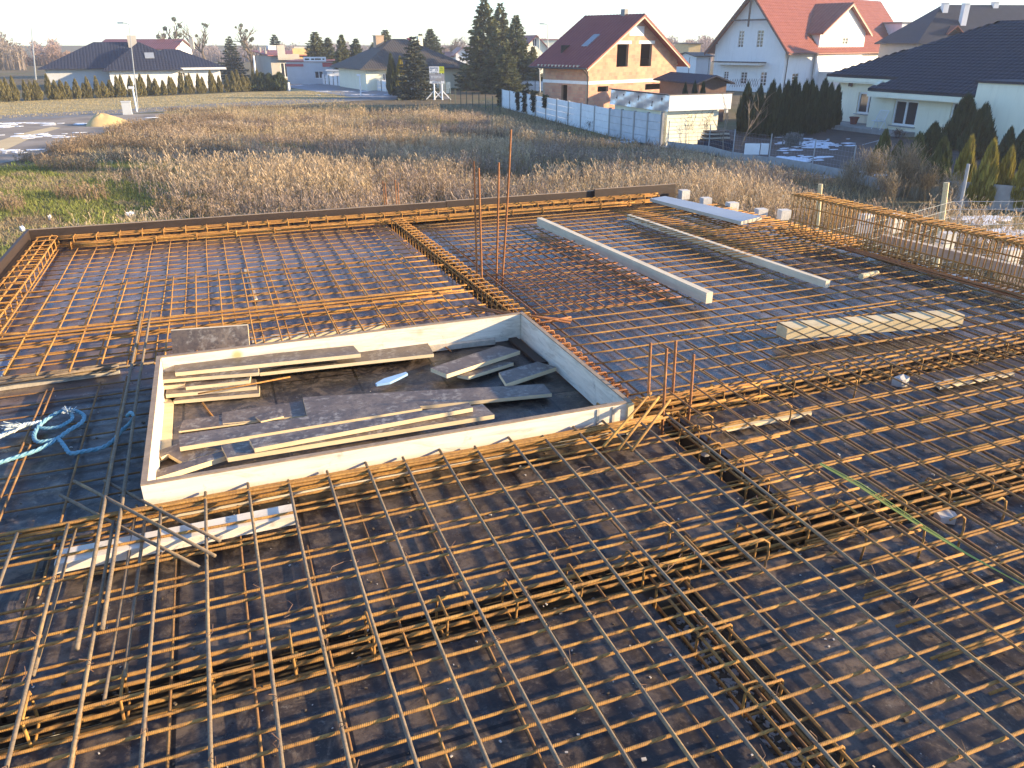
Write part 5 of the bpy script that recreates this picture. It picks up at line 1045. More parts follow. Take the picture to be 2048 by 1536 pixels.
def thuja_mesh(seed, col, n=2600):
    r_ = np.random.default_rng(seed); z = r_.uniform(0.02, 1, n) ** .9; an = r_.uniform(0, 2 * np.pi, n)
    prof = np.minimum(1, (1 - z) ** .62 * 1.25) * (.72 + .28 * np.minimum(1, z * 5)); lump = 1 + .18 * np.sin(an * 3 + z * 9 + seed) + .16 * np.sin(an * 5 - z * 17 + seed * 2) + .12 * np.sin(an * 9 + z * 33 + seed * 5)
    rr = prof * lump * (1 - .35 * r_.random(n) ** 2.2); P = np.stack([rr * np.cos(an), rr * np.sin(an), z], 1)
    N = np.stack([np.cos(an) * .45, np.sin(an) * .45, np.full(n, 1.0)], 1); N[:, 2] *= .9
    c = np.array(col) * (1 + .5 * (lump[:, None] - 1)); V, C = leafcloud(P * np.array([1, 1, 1]), .15, N, c, .35, r_); V[:, 2] = np.clip(V[:, 2], 0, None)
    return tri_mesh('foliage', V * np.array([1, 1, 1]), C, LM)
def place_tree(name, label, cat, me, pos, rad_, h, group=None, trunk=True, rot=None, tr=.1, part='foliage'):
    t = thing(name, label, cat, pos, group); o = bpy.data.objects.new(part, me); COL.objects.link(o); o.parent = t; o.scale = (rad_, rad_, h * (.92 if name == 'thuja' else 1)); o.rotation_euler = (random.uniform(-.03, .03), random.uniform(-.03, .03), random.uniform(0, 6.28) if rot is None else rot)
    if trunk:
        if 'trunk' not in TRK: b = MB(); b.tube([(0, 0, -.05), (.003, 0, .3), (0, .004, .9)], 1.0, 7, r1=.25); TRK['trunk'] = b.mesh('trunk', TM, smooth=True)
        k = bpy.data.objects.new('trunk', TRK['trunk']); COL.objects.link(k); k.parent = t; k.scale = (tr, tr, h)
    return t
TRK = {}
TH1 = [thuja_mesh(s, (.175, .150, .058)) for s in (1, 2, 3, 4)]; TH2 = [thuja_mesh(s, (.050, .066, .030), 3200) for s in (5, 6, 7)]; TH3 = [thuja_mesh(s, (.27, .225, .045), 4200) for s in (8, 9)]; TH4 = [thuja_mesh(s, (.10, .115, .04), 4200) for s in (10, 11)]
# long roadside hedge
ha, hb = G(-10, 205), G(520, 182); nh = 42
for i in range(nh):
    s = i / (nh - 1); p = ha.lerp(hb, s) + Vector((random.uniform(-.15, .15), random.uniform(-.2, .2), 0)); px, _ = proj(p.x, p.y, 0); hp = (203 - px * .042) - (random.uniform(36, 52) if px < 130 else random.uniform(27, 43)); h = max(.9, hz(hp, p))
    place_tree('thuja', 'green-brown thuja in the roadside hedge, %s from the left end' % ORD[min(i, 41)], 'thuja', TH1[i % 4], p, .29 * random.uniform(.85, 1.15), h, 'roadside thuja hedge', False)
for i, px in enumerate((513, 527, 541, 552, 562)):
    p = G(px, 182); place_tree('thuja', 'dark thuja beside the beige block, %s from the left' % ORD[i], 'thuja', TH2[i % 3], p, .75, hz(random.uniform(146, 152), p), 'dark thujas by the beige block', False)
# dark thujas behind the garden
for i, (px, py, D_, hw) in enumerate(((1366, 172, 46, 8), (1384, 168, 46, 8), (1402, 169, 45, 8), (1492, 172, 43, 14), (1512, 176, 42, 13), (1538, 168, 42, 14), (1551, 177, 41.5, 11), (1567, 168, 42, 13), (1580, 162, 42.5, 12), (1591, 174, 42, 11), (1604, 167, 43, 12), (1617, 166, 43, 12), (1628, 178, 43, 11), (1640, 162, 44, 13), (1653, 172, 45, 11), (1667, 174, 46, 11))):
    p = R(px, 235, D_); p.z = 0
    place_tree('thuja', 'dark tall thuja in the row behind the garden, %s from the garage side' % ORD[i], 'thuja', TH2[i % 3], p, hw * 1.15 * D_ / 1687, hz(py, p), 'dark thujas behind the garden', False)
# thujas near right
near = [(1757, 264, 345, 15, 4), (1790, 285, 345, 13, 4), (1822, 270, 350, 15, 4), (1852, 250, 330, 22, 2), (1872, 280, 365, 19, 4), (1915, 195, 300, 26, 2), (1945, 214, 318, 24, 2), (1914, 280, 400, 17, 3), (1955, 288, 415, 19, 3), (1972, 262, 320, 15, 2), (1995, 302, 412, 17, 3), (2006, 258, 330, 13, 2), (2030, 310, 420, 18, 3), (2028, 265, 340, 15, 2), (2066, 300, 425, 19, 3)]
for i, (px, top, base, hw, kind) in enumerate(near):
    p = G(px, base); dist = w2h(p.x, p.y)[1]; me = {2: TH2, 3: TH3, 4: TH4}[kind]; lab = {2: 'dark green thuja before the bungalow wing, %s from the left', 3: 'golden tipped thuja at the lower right garden edge, %s from the left', 4: 'green thuja at the garden end, %s from the left'}[kind]
    n_ = len([1 for q in sorted(near) if q[4] == kind and q[0] < px]); place_tree('thuja', lab % ORD[n_], 'thuja', me[i % len(me)], p, hw * 1.1 * dist / 1687, hz(top, p), 'thujas near the bungalow')
# ---------------------------------------------------------------- spruces
def spruce_mesh(seed, col, n_lev=26, dense=1.0, open_=.0):
    r_ = np.random.default_rng(seed); Ps, Ns, Cs = [], [], []
    for l in range(n_lev):
        z = .05 + .93 * (l / (n_lev - 1)) ** .92; R_ = (1 - z) ** .82 * (1 + .12 * math.sin(l * 2.3 + seed)) + .02; nb = int(9 - 4 * z) + 1; a0 = r_.uniform(0, 6.28)
        for k in range(nb):
            an = a0 + 6.283 * k / nb + r_.normal(0, .18); L = R_ * r_.uniform(.62, 1.12); m_ = max(5, int(78 * L * dense)); s = r_.uniform(.08, 1, m_) ** .75; lat = r_.normal(0, .10, m_) * (1.1 - s * .75) * (.35 + L); dz = -.045 * s * (1 - z) * 2 + .05 * s ** 3 * (1 - z) - np.abs(r_.normal(0, .020, m_)) * (1.2 - s)
            x = s * L * math.cos(an) - lat * math.sin(an); y = s * L * math.sin(an) + lat * math.cos(an); Ps.append(np.stack([x, y, z + dz], 1)); Ns.append(np.stack([np.full(m_, math.cos(an)), np.full(m_, math.sin(an)), np.full(m_, -.25)], 1)); Cs.append(np.tile(np.array(col) * r_.uniform(.75, 1.3), (m_, 1)))
    P = np.concatenate(Ps); V, C = leafcloud(P, .095, np.concatenate(Ns), np.concatenate(Cs), .35, r_); V[:, 2] = P.repeat(3, 0)[:, 2] + (V[:, 2] - P.repeat(3, 0)[:, 2]) * .38
    return tri_mesh('crown', V, C, LM)
SP = [spruce_mesh(s, c) for s, c in ((1, (.115, .125, .055)), (2, (.125, .13, .055)), (3, (.10, .115, .06)))]; SPB = [spruce_mesh(s, (.08, .09, .065), 18, 1.2) for s in (7, 8)]
for i, (px, top, D_, hw, me, lab) in enumerate([(968, -4, 86, 56, SP[0], 'tallest spruce with a broken top, front left of the big trio'), (1004, 4, 90, 44, SP[1], 'slim tall spruce at the back of the big trio'), (1030, 28, 85, 42, SP[2], 'shorter spruce at the right of the big trio'), (1066, 92, 88, 22, SP[1], 'young spruce between the big trio and the brick house'), (985, 100, 80, 26, SP[2], 'low dark spruce growing at the foot of the big trio'),
        (1012, 84, 79, 28, SP[0], 'bushy green spruce at the right foot of the big trio'), (832, 72, 72, 40, SPB[0], 'blue-green spruce hiding the corner of the cottage'), (640, 62, 105, 24, SP[0], 'pointed spruce behind the shop roof'), (662, 74, 106, 20, SP[2], 'short spruce just right of the pointed one behind the shop'), (690, 68, 98, 17, SP[1], 'narrow spruce left of the cottage, nearer the shop'), (719, 76, 99, 19, SP[2], 'narrow spruce right beside the cottage roof edge'),
        (752, 84, 110, 16, SP[1], 'small spruce behind the cottage eave'), (776, 58, 118, 22, SP[0], 'broad spruce rising behind the cottage ridge'), (866, 56, 112, 24, SP[2], 'spruce with two tips right of the cottage chimney'), (842, 66, 118, 17, SP[0], 'spruce directly behind the cottage chimneys'), (470, 72, 112, 24, SPB[1], 'dark blunt spruce between the navy-roofed bungalow and the beige block'), (558, 68, 125, 24, SPB[0], 'round-topped pine rising behind the beige block'), (1700, 70, 130, 14, SP[1], 'distant spruce tip behind the white house')]):
    p = R(px, 170, D_); p.z = 0; place_tree('spruce', lab, 'spruce', me, p, hw * (1.2 if i < 3 else 1.9 if i in (7, 8, 9, 10, 11, 12, 13, 14) else 1.4 if 'tip' not in lab[:12] else 1) * D_ / 1687, max(1, hz(top, p)), 'spruces' if i in (7, 8, 9, 10, 11) else None, True, tr=.12)
for px, top, base, hw, lab in ((802, 118, 172, 10, 'yellow-green columnar thuja at the cottage corner'), (786, 112, 172, 11, 'dark columnar thuja at the cottage corner')):
    p = R(px, 170, 76); p.z = 0; place_tree('thuja', lab, 'thuja', TH3[0] if px > 795 else TH2[0], p, hw * 76 / 1687, hz(top, p))
# ---------------------------------------------------------------- bare trees and shrubs
def branchy(b, p, d, L, r, lev, rd, spread=.55, droop=0):
    pts = [p]; n = 3
    for i in range(n): d = (d + Vector((rd.uniform(-.14, .14), rd.uniform(-.14, .14), rd.uniform(-.05, .12) - droop))).normalized(); pts.append(pts[-1] + d * (L / n))
    b.tube(pts, r, 5 if lev > 1 else 3, r1=r * .65, cap=False); ends = [(pts[-1], d)]
    if lev > 0:
        for k in range(rd.choice((3, 4))):
            i = rd.choice((1, 2, 3)); ax = Vector((rd.uniform(-1, 1), rd.uniform(-1, 1), rd.uniform(-.2, .7))).normalized(); ends += branchy(b, pts[i], (d * (1 - spread) + ax * spread).normalized(), L * rd.uniform(.55, .8), r * .58, lev - 1, rd, spread, droop)
    return ends
def bare_tree(label, px, D_, top, seed, mist=0, base=180, thick=.26, lev=4, name='bare_tree', spread=.5, m_=None):
    p = R(px, base, D_); p.z = 0; H = hz(top, p); rd = random.Random(seed); t = thing(name, label, 'tree', p); b = MB(); ends = branchy(b, p.copy(), Vector((0, 0, 1)), H * .42, thick, lev, rd, spread)
    zmax = max(v[2] for v in b.v); s = H / zmax; b.v = [(p.x + (v[0] - p.x) * s, p.y + (v[1] - p.y) * s, v[2] * s) for v in b.v]; obj('branches', b, m_ or TM, t)
    if mist:
        es = [e for e in ends if e[0].z > zmax * .55]; r_ = np.random.default_rng(seed)
        if 'mist' not in TRK:
            N = r_.normal(0, 1, (420, 3)); N /= np.linalg.norm(N, axis=1, keepdims=True); V, C = leafcloud(N * r_.uniform(.35, 1, (420, 1)), .28, N, np.array([.20, .20, .15]), .3, r_); TRK['mist'] = tri_mesh('mistletoe', V, C, LM)
        for k in range(mist):
            e = rd.choice(es)[0]; o = bpy.data.objects.new('mistletoe', TRK['mist']); COL.objects.link(o); o.parent = t; o.location = Vector(((e.x - p.x) * s, (e.y - p.y) * s, e.z * s)); q = rd.uniform(.16, .36); o.scale = (q, q, q)
    return t
bare_tree('bare tree full of mistletoe balls right of the red-roofed barn', 363, 120, 34, 11, 14); bare_tree('thin bare tree with a few mistletoe balls, middle of the three', 420, 125, 40, 12, 7); bare_tree('bare tree with large mistletoe balls behind the beige block', 512, 122, 46, 13, 12)
bare_tree('gnarled bare tree far behind, left of the tall spruces', 900, 170, 72, 14); bare_tree('bare crown far behind, nearest the tall spruces', 927, 172, 72, 15)
bare_tree('leafless shrub with pale stems before the garage end', 1448, 36, 170, 21, 0, 285, .03, 3, 'bare_shrub', .35, BM_); bare_tree('leafless small tree standing before the dark thujas', 1486, 38, 178, 22, 0, 275, .035, 3, 'bare_shrub', .4, BM_)
def shrub(label, px, base, top, hw, n, col, seed, name='shrub', m_='twig', up=.9):
    p = G(px, base); dist = w2h(p.x, p.y)[1]; H = hz(top, p); W_ = hw * dist / 1687; r_ = np.random.default_rng(seed)
    P = np.stack([p.x + r_.normal(0, W_ * .28, n), p.y + r_.normal(0, W_ * .28, n)], 1); global rng; old = rng; rng = r_; V, C = weeds(P, H * r_.uniform(.55, 1.05, n), np.array(col), .012 if m_ == 'twig' else .03, 9, .3, .34); rng = old
    o = bpy.data.objects.new(name, tri_mesh(name, V - np.array([p.x, p.y, 0]), C, GM)); COL.objects.link(o); o.location = p; tag(o, label, 'shrub'); return o
shrub('upright leafless shrub against the cream garage wall', 1370, 288, 222, 30, 60, (.17, .15, .07), 31); shrub('second leafless shrub against the garage wall, more open', 1405, 286, 214, 26, 40, (.16, .13, .08), 32)
shrub('brown dried hydrangea bush by the bungalow corner', 1612, 252, 222, 32, 130, (.20, .12, .08), 33); shrub('grey lavender clump in the garden', 1582, 292, 268, 28, 220, (.20, .21, .20), 34, m_='leaf'); shrub('small dark shrub with brown flower heads under the bungalow window', 1795, 276, 258, 20, 60, (.13, .09, .08), 35)
for i, (px, base, top, hw, n) in enumerate(((1745, 372, 300, 40, 120), (1800, 392, 296, 46, 170), (1842, 400, 330, 40, 120), (1700, 380, 322, 40, 90), (1770, 402, 345, 50, 120), (1890, 420, 350, 36, 80))):
    shrub('tall tangled dry shrub at the field end before the thujas, %s from the left' % ORD[[1, 3, 4, 0, 2, 5][i]], px, base, top, hw, n, (.27, .215, .14), 40 + i, 'dry_shrub')
for i, (px, base, top) in enumerate(((1080, 232, 214), (1150, 250, 226), (1190, 262, 240), (1060, 225, 195))): shrub('dark bramble tangle at the foot of the concrete wall, %s from the far end' % ORD[[1, 2, 3, 0][i]], px, base, top, 30, 90, (.10, .085, .06), 60 + i, 'bramble')
# ivy hanging over the wall
for i, (px, top, bot, w_) in enumerate(((1000, 181, 232, 16), (1038, 186, 224, 12), (1052, 184, 226, 14), (1070, 184, 224, 17), (1094, 192, 214, 9))):
    d_ = (WL[1] - WL[0]).to_2d().normalized(); tt = colhit(WL[0], d_, px); p = WL[0] + Vector((d_.x * tt, d_.y * tt, 0)); p.z = 0; n_ = 420; ztop = hz(top, p) + .06; zbt = max(.05, hz(bot, p)); r_ = np.random.default_rng(80 + i); d_ = (WL[1] - WL[0]).to_2d().normalized(); ww = w_ * w2h(p.x, p.y)[1] / 1687
    a = r_.normal(0, .38, n_) * ww; z = ztop - (ztop - zbt) * r_.random(n_) ** 1.3 * (1 - .25 * np.abs(a / ww)); o_ = r_.uniform(-.16, .10, n_); P = np.stack([p.x + d_.x * a - d_.y * -o_, p.y + d_.y * a + d_.x * -o_, z], 1); P[:, 0] -= .05
    V, C = leafcloud(P, .14, np.tile([-.4, -.1, -.6], (n_, 1)), np.array([.032, .045, .026]), .35, r_); o = bpy.data.objects.new('ivy', tri_mesh('ivy', V - np.array(p), C, LM)); COL.objects.link(o); o.location = p; tag(o, 'dark ivy hanging over the concrete wall, %s from its far end' % ORD[i], 'ivy', 'ivy on the concrete wall')
# distant woodland, seen as a mass, haze painted as pale twig colours
V_, C_ = [], []
for px0, px1, D_, t0, t1, n_, col in ((-150, 175, 190, 92, 150, 5200, (.30, .20, .15)), (-150, 60, 160, 68, 150, 1500, (.26, .21, .17)), (80, 135, 220, 74, 120, 700, (.34, .24, .20)), (330, 640, 230, 86, 130, 3200, (.30, .24, .22)), (640, 960, 260, 80, 120, 2600, (.30, .25, .24)), (860, 960, 230, 94, 125, 1500, (.27, .19, .16)), (1040, 1200, 260, 78, 110, 900, (.28, .23, .22)), (1330, 1420, 230, 72, 108, 1300, (.28, .20, .18)), (1700, 1860, 260, 72, 100, 700, (.22, .20, .18))):
    px = rng.uniform(px0, px1, n_); dd = D_ * rng.uniform(.92, 1.1, n_); tops = t0 + (t1 - t0) * (.18 + .16 * np.sin(px / 13.0 + D_) + .12 * np.sin(px / 5.1)) ; pt_ = np.array([tuple(R(x, 170, d_)) for x, d_ in zip(px, dd)]); hh = np.array([max(1.0, hz(t, (q[0], q[1]))) for t, q in zip(tops, pt_)]); n2 = len(px)
    V, C = weeds(pt_[:, :2], hh * rng.uniform(.6, 1.0, n2), np.array(col), .22, 5, .2, .16); V_.append(V); C_.append(C)
add_tris('distant_woodland', np.concatenate(V_), np.concatenate(C_), GM)
# far buildings behind the gap right of the brick house
C = R(1376, 112, 125); h11 = House('ochre_house', 'ochre house far behind the gap between brick and white houses', C, ydir(84), ydir(-6), colhit(C, ydir(84), 1402), 7, hz(88, C), hz(87, C), 'flat', 'ochre', 'brown_tile', .3)
C = R(1392, 128, 96); h12 = House('low_white_house', 'low white building seen between the brick house and the white house', C, ydir(80), ydir(-10), colhit(C, ydir(80), 1425), 6, hz(113, C), hz(106, C), 'u', 'white_plaster', 'brown_tile', .3)
# ---------------------------------------------------------------- fences
def wires(b, p, q, zs, r=.004, sag=.0):
    for z in zs:
        a = Vector((p.x, p.y, z)); c = Vector((q.x, q.y, z)); b.tube([a, (a + c) / 2 - Vector((0, 0, sag)), c], r, 3, cap=False)
ft = thing('garden_fence', 'low concrete plinth fence with steel posts and wire mesh along the garden', 'fence', WL[2]); pts = [G(1335, 296), G(1416, 306), G(1464, 320), G(1536, 331), G(1622, 346), G(1700, 362), G(1800, 392)]
ph = [.30, .30, .32, .36, .34, .34]; mesh_ = MB()
for i, (p, q) in enumerate(zip(pts[:-1], pts[1:])):
    d_ = (q - p).to_2d(); L = d_.length; d_.normalize(); b = MB(); b.box(((p.x + q.x) / 2, (p.y + q.y) / 2, ph[i] / 2), (L - .05, .05, ph[i]), d=d_); obj('base_slab', b, M['concrete'], ft); b = MB(); b.tube([(p.x, p.y, 0), (p.x, p.y, 1.22)], .022, 6); obj('post', b, M['zinc'], ft); wires(mesh_, p, q, [.45, .62, .8, .97, 1.14], .0022)
    for k in range(int(L / .15)): m0 = p.lerp(q, k / int(L / .15)); mesh_.tube([(m0.x, m0.y, ph[i]), (m0.x, m0.y, 1.15)], .0016, 3, cap=False)
obj('wire_mesh', mesh_, M['zinc'], ft)
b = MB()
for px0, px1 in ((1489, 1519), (1521, 1537)):
    p, q = R(px0, 300, w2h(pts[2].x, pts[2].y)[1] - 1.4), R(px1, 300, w2h(pts[3].x, pts[3].y)[1] + .1); d_ = (q - p).to_2d(); L = d_.length; d_.normalize(); b.box(((p.x + q.x) / 2, (p.y + q.y) / 2, .62), (L, .05, .42), d=d_)
tag(obj('leaning_slab', b, M['concrete_pale'], None, False, p), 'pale slabs standing on the garden fence plinth', 'slab')
# field wire fence by the parapet
ff = thing('wire_fence', 'sagging wire field fence on poles beside the slab', 'fence', R(1888, 480, 15)); P0, P1, P2 = R(1888, 480, 15.0), R(2120, 480, 15.4), R(1640, 480, 12.4)
b = MB(); zs = [.35 + .15 * k for k in range(10)]; wires(b, P0, P1, zs, .0045, .04); wires(b, P0, P2, zs, .0045, .05)
for (p, q) in ((P0, P1), (P0, P2)):
    n_ = int((q - p).length / .16)
    for k in range(n_): m0 = p.lerp(q, (k + .5) / n_); b.tube([(m0.x, m0.y, .3), (m0.x, m0.y, 1.7)], .0025, 3, cap=False)
obj('wire_mesh', b, M['zinc'], ff); b = MB(); top = R(1893, 365, 15); b.tube([(P0.x, P0.y, 0), (top.x, top.y, top.z)], .055, 8, r1=.05); obj('pole', b, M['timber'], ff)
b = MB(); q = R(1637, 480, 16.5); t2 = R(1641, 368, 16.5); b.tube([(q.x, q.y, 0), (t2.x, t2.y, t2.z)], .045, 8); obj('pole', b, M['timber'], ff); b = MB(); q = R(1925, 400, 20.5); t2 = R(1937, 328, 20.5); b.tube([(q.x, q.y, 0), (t2.x, t2.y, t2.z)], .04, 8); tag(obj('steel_post', b, M['zinc'], None, False, q), 'leaning steel post among the thujas at right', 'post')
b = MB(); p, q = G(1880, 408), G(2140, 432); d_ = (q - p).to_2d(); L = d_.length; d_.normalize(); b.box(((p.x + q.x) / 2, (p.y + q.y) / 2, .35), (L, .08, .7), d=d_); tag(obj('low_wall', b, M['concrete'], None, False, p), 'low pale wall behind the golden thujas', 'wall')
# concrete fence along the side road
def panel_fence(name, label, p, q, n_, h, mt, post='post_green', cat='fence', wavy=False):
    t = thing(name, label, cat, p); d_ = (q - p).to_2d(); L = d_.length / n_; d_.normalize(); side = Vector((-d_.y, d_.x)) * .05
    for i in range(n_):
        a = p.lerp(q, i / n_); c = p.lerp(q, (i + 1) / n_); m0 = (a + c) / 2; b = MB()
        for k in range(3): b.box((m0.x, m0.y, h * (k + .5) / 3), (L - .06, .05, h / 3 - .02), d=d_)
        if wavy:
            for k in range(5): b.tube([(a.lerp(c, (k + .05) / 5).x, a.lerp(c, (k + .05) / 5).y, h), (a.lerp(c, (k + .5) / 5).x, a.lerp(c, (k + .5) / 5).y, h + .10), (a.lerp(c, (k + .95) / 5).x, a.lerp(c, (k + .95) / 5).y, h)], .03, 5)
        obj('panel', b, M[mt], t); b = MB(); b.box((a.x, a.y, h * .55), (.09, .14, h * 1.1), d=d_); obj('post', b, M[post], t)
    return t
panel_fence('concrete_fence', 'grey concrete panel fence with dark posts along the side road', G(636, 166.5), G(862, 194), 22, .95, 'concrete_pale', wavy=True); panel_fence('concrete_fence', 'pale concrete fence with wavy tops before the big spruces', G(962, 181), G(1086, 182), 8, .85, 'concrete_pale', 'concrete', wavy=True)
panel_fence('slat_fence', 'blue-grey slat fence at the shop end of the side road', G(586, 166), G(618, 165), 4, .9, 'cold_plaster', 'post_green'); panel_fence('yard_wall', 'bright cream wall section right of the advertising board', G(880, 187), G(902, 187), 2, 1.05, 'cream_plaster', 'timber', 'wall'); panel_fence('concrete_fence', 'weathered reddish fence section left of the advertising board', G(810, 190), G(858, 192), 4, .95, 'maroon', 'concrete', wavy=True)
mf = thing('green_fence', 'thin green wire fence between board and concrete wall', 'fence', G(905, 200)); p, q = G(900, 205), G(1000, 229); b = MB(); wires(b, p, q, [.2, .45, .7, .95], .004); obj('wire_mesh', b, M['post_green'], mf)
for k in range(9): m0 = p.lerp(q, k / 8); b = MB(); b.tube([(m0.x, m0.y, 0), (m0.x, m0.y, 1.1)], .03, 6); obj('post', b, M['post_green'], mf)
# ---------------------------------------------------------------- street furniture
def pole(name, label, px, py, tx, ty, r0, r1, mt, cat, lamp=False):
    p = G(px, py); dist = w2h(p.x, p.y)[1]; q = R(tx, ty, dist); t = thing(name, label, cat, p); b = MB(); b.tube([(p.x, p.y, 0), (q.x, q.y, q.z)], r0, 8, r1=r1); obj('pole', b, M[mt], t)
    if lamp:
        dx, dy = h2w(-1, 0); b = MB(); b.tube([q, q + Vector((dx * .2, dy * .2, .08)), q + Vector((dx * .35, dy * .35, .10))], .03, 6); obj('arm', b, M[mt], t); b = MB(); c = q + Vector((dx * .55, dy * .55, .10)); b.box(c, (.45, .18, .09), d=(dx, dy)); obj('lamp_head', b, M['zinc'], t)
    return t
pole('street_lamp', 'tall thin leaning lamp post in front of the navy-roofed bungalow', 276, 219, 258, 49, .05, .025, 'zinc', 'street lamp', True); pole('utility_pole', 'pale concrete pole in front of the beige block', 514, 181, 507, 111, .12, .08, 'concrete_pale', 'pole'); pole('street_lamp', 'thin lamp post left of the brick house', 1080, 185, 1078, 70, .06, .04, 'zinc', 'street lamp'); pole('street_lamp', 'lamp post with dark head above the spruces, left of brick house', 1097, 185, 1095, 50, .05, .035, 'zinc', 'street lamp', True)
pole('fence_pole', 'pale bare pole standing before the big spruces', 1009, 182, 1010, 130, .06, .05, 'timber', 'pole'); pole('fence_pole', 'thin mast far off at the left edge', 72, 160, 62, 50, .10, .05, 'zinc', 'mast')
def marker(label, px, py, tx, ty, r):
    t = thing('marker_post', label, 'marker post', G(px, py)); p = G(px, py); q = R(tx, ty, w2h(p.x, p.y)[1]); b = MB(); b.tube([(p.x, p.y, 0), q], r, 8); obj('post', b, M['trim'], t)
    if r < .1: b = MB(); b.box(q + Vector((-.08, 0, .03)), (.34, .16, .16), d=ydir(80)); obj('cap', b, M['trim'], t)
marker('white leaning marker post with a bent cap by the grey utility box', 274, 224, 265, 176, .06); marker('white capped marker post at the road junction', 722, 191.5, 719, 151, .06); marker('stubby white post at the end of the small thuja row', 578, 182, 576, 165, .15)
p = G(256, 229); b = MB(); b.box((p.x, p.y, .40), (.55, .32, .8), d=ydir(70)); b.box((p.x, p.y, .83), (.62, .38, .06), d=ydir(70)); b.box((p.x, p.y, .04), (.6, .36, .08), d=ydir(70)); tag(obj('utility_box', b, M['cold_plaster'], None, False, p), 'pale blue-grey utility box beside the road', 'utility box')
# advertising board
p = G(868, 200); dA = w2h(p.x, p.y)[1]; UA = ydir(84); bt = thing('billboard', 'advertising board on two braced white posts, white yellow and grey panels', 'billboard', p); L0, L1 = R(858, 133, dA), R(888, 133, dA); Wb = (L1 - L0).length; zt1 = L0.z; zb1 = R(858, 167, dA).z; n3 = Vector((-V1.x, -V1.y, 0)); n3 = Vector((-ydir(-6).x, -ydir(-6).y, 0))
bp = lambda s, z, o=0: Vector((L0.x + UA.x * s, L0.y + UA.y * s, z)) + n3 * o
def pan(nm, s0, s1, za, zb_, mt, o=.0): b = MB(); b.box(bp((s0 + s1) / 2, (za + zb_) / 2, o), (s1 - s0, .03, zb_ - za), d=UA); return obj(nm, b, mt, bt)
zm = zb1 + (zt1 - zb1) * .60; z2_ = zb1 + (zt1 - zb1) * .16
w1_ = pan('white_panel', 0, Wb * .66, zm, zt1, M['trim']); y1_ = pan('yellow_panel', Wb * .66, Wb, zm, zt1, simple('yellow_print', (.55, .56, .04), (.48, .50, .03), 3, .6)); g1_ = pan('photo_panel', 0, Wb, z2_, zm - .06, simple('grey_print', (.24, .27, .34), (.34, .30, .26), 1.6, .6)); s1_ = pan('strip_panel', 0, Wb, zb1, z2_ - .03, M['trim'])
def lett(parent, rows, mt):
    b = MB()
    for (s0, s1, z, hh, n_) in rows:
        for k in range(n_):
            if random.random() < .1: continue
            wl_2 = (s1 - s0) / n_; cx = s0 + wl_2 * (k + .5); q = random.choice((0, 1, 2))
            b.box(bp(cx - wl_2 * .28, z, .019), (wl_2 * .2, .006, hh), d=UA)
            if q != 1: b.box(bp(cx, z + hh * .4, .0187), (wl_2 * .5, .006, hh * .2), d=UA)
            if q != 2: b.box(bp(cx + wl_2 * .22, z - hh * .05, .0184), (wl_2 * .18, .006, hh * .9), d=UA)
    obj('lettering', b, mt, parent)
hh_ = zt1 - zm; lett(w1_, [(Wb * .06, Wb * .60, zt1 - hh_ * .24, hh_ * .22, 6), (Wb * .06, Wb * .60, zt1 - hh_ * .55, hh_ * .22, 6), (Wb * .12, Wb * .56, zt1 - hh_ * .84, hh_ * .13, 9)], M['dark_in']); lett(y1_, [(Wb * .74, Wb * .92, zt1 - hh_ * .24, hh_ * .14, 3), (Wb * .70, Wb * .96, zt1 - hh_ * .55, hh_ * .1, 5)], M['post_green']); lett(g1_, [(Wb * .1, Wb * .9, zm - .3, .16, 8)], M['trim']); lett(s1_, [(Wb * .2, Wb * .75, (zb1 + z2_) / 2, .10, 9)], M['dark_in'])
for s in (.28, .80):
    b = MB(); c = bp(Wb * s, 0, -.06); b.tube([(c.x, c.y, 0), (c.x, c.y, zt1 if s > .5 else zb1 + .2)], .07, 6)
    for o in (-.75, .75): b.tube([bp(Wb * s + o, 0, -.06), bp(Wb * s, .75, -.06)], .045, 5)
    obj('post', b, M['trim'], bt)
p = R(846, 175, dA + 1.5); b = MB(); q0_, q1_ = R(823, 177, dA + 1.5), R(851, 177, dA + 1.5); za, zb_ = R(823, 194, dA + 1.5).z, q0_.z; nn = 9
for i in range(nn): a = q0_.lerp(q1_, i / nn); c = q0_.lerp(q1_, (i + 1) / nn); o = .12 * math.sin(i * 2.2); o2 = .12 * math.sin((i + 1) * 2.2); b.face([(a.x, a.y + o, max(.1, za)), (c.x, c.y + o2, max(.1, za)), (c.x, c.y + o2 * .3, zb_), (a.x, a.y + o * .3, zb_)], 0 if i < 4 else 1)
bn = thing('banner', 'torn white and red banner hung low left of the advertising board', 'banner', (q0_.x, q0_.y, 0)); obj('cloth', b, [M['trim'], simple('faded_print', (.48, .24, .22), (.62, .55, .5), 2.2, .8)], bn); b = MB()
for a in (q0_, q1_): b.tube([(a.x, a.y + .06, 0), (a.x, a.y + .06, zb_ + .1)], .04, 6)
obj('post', b, M['trim'], bn)
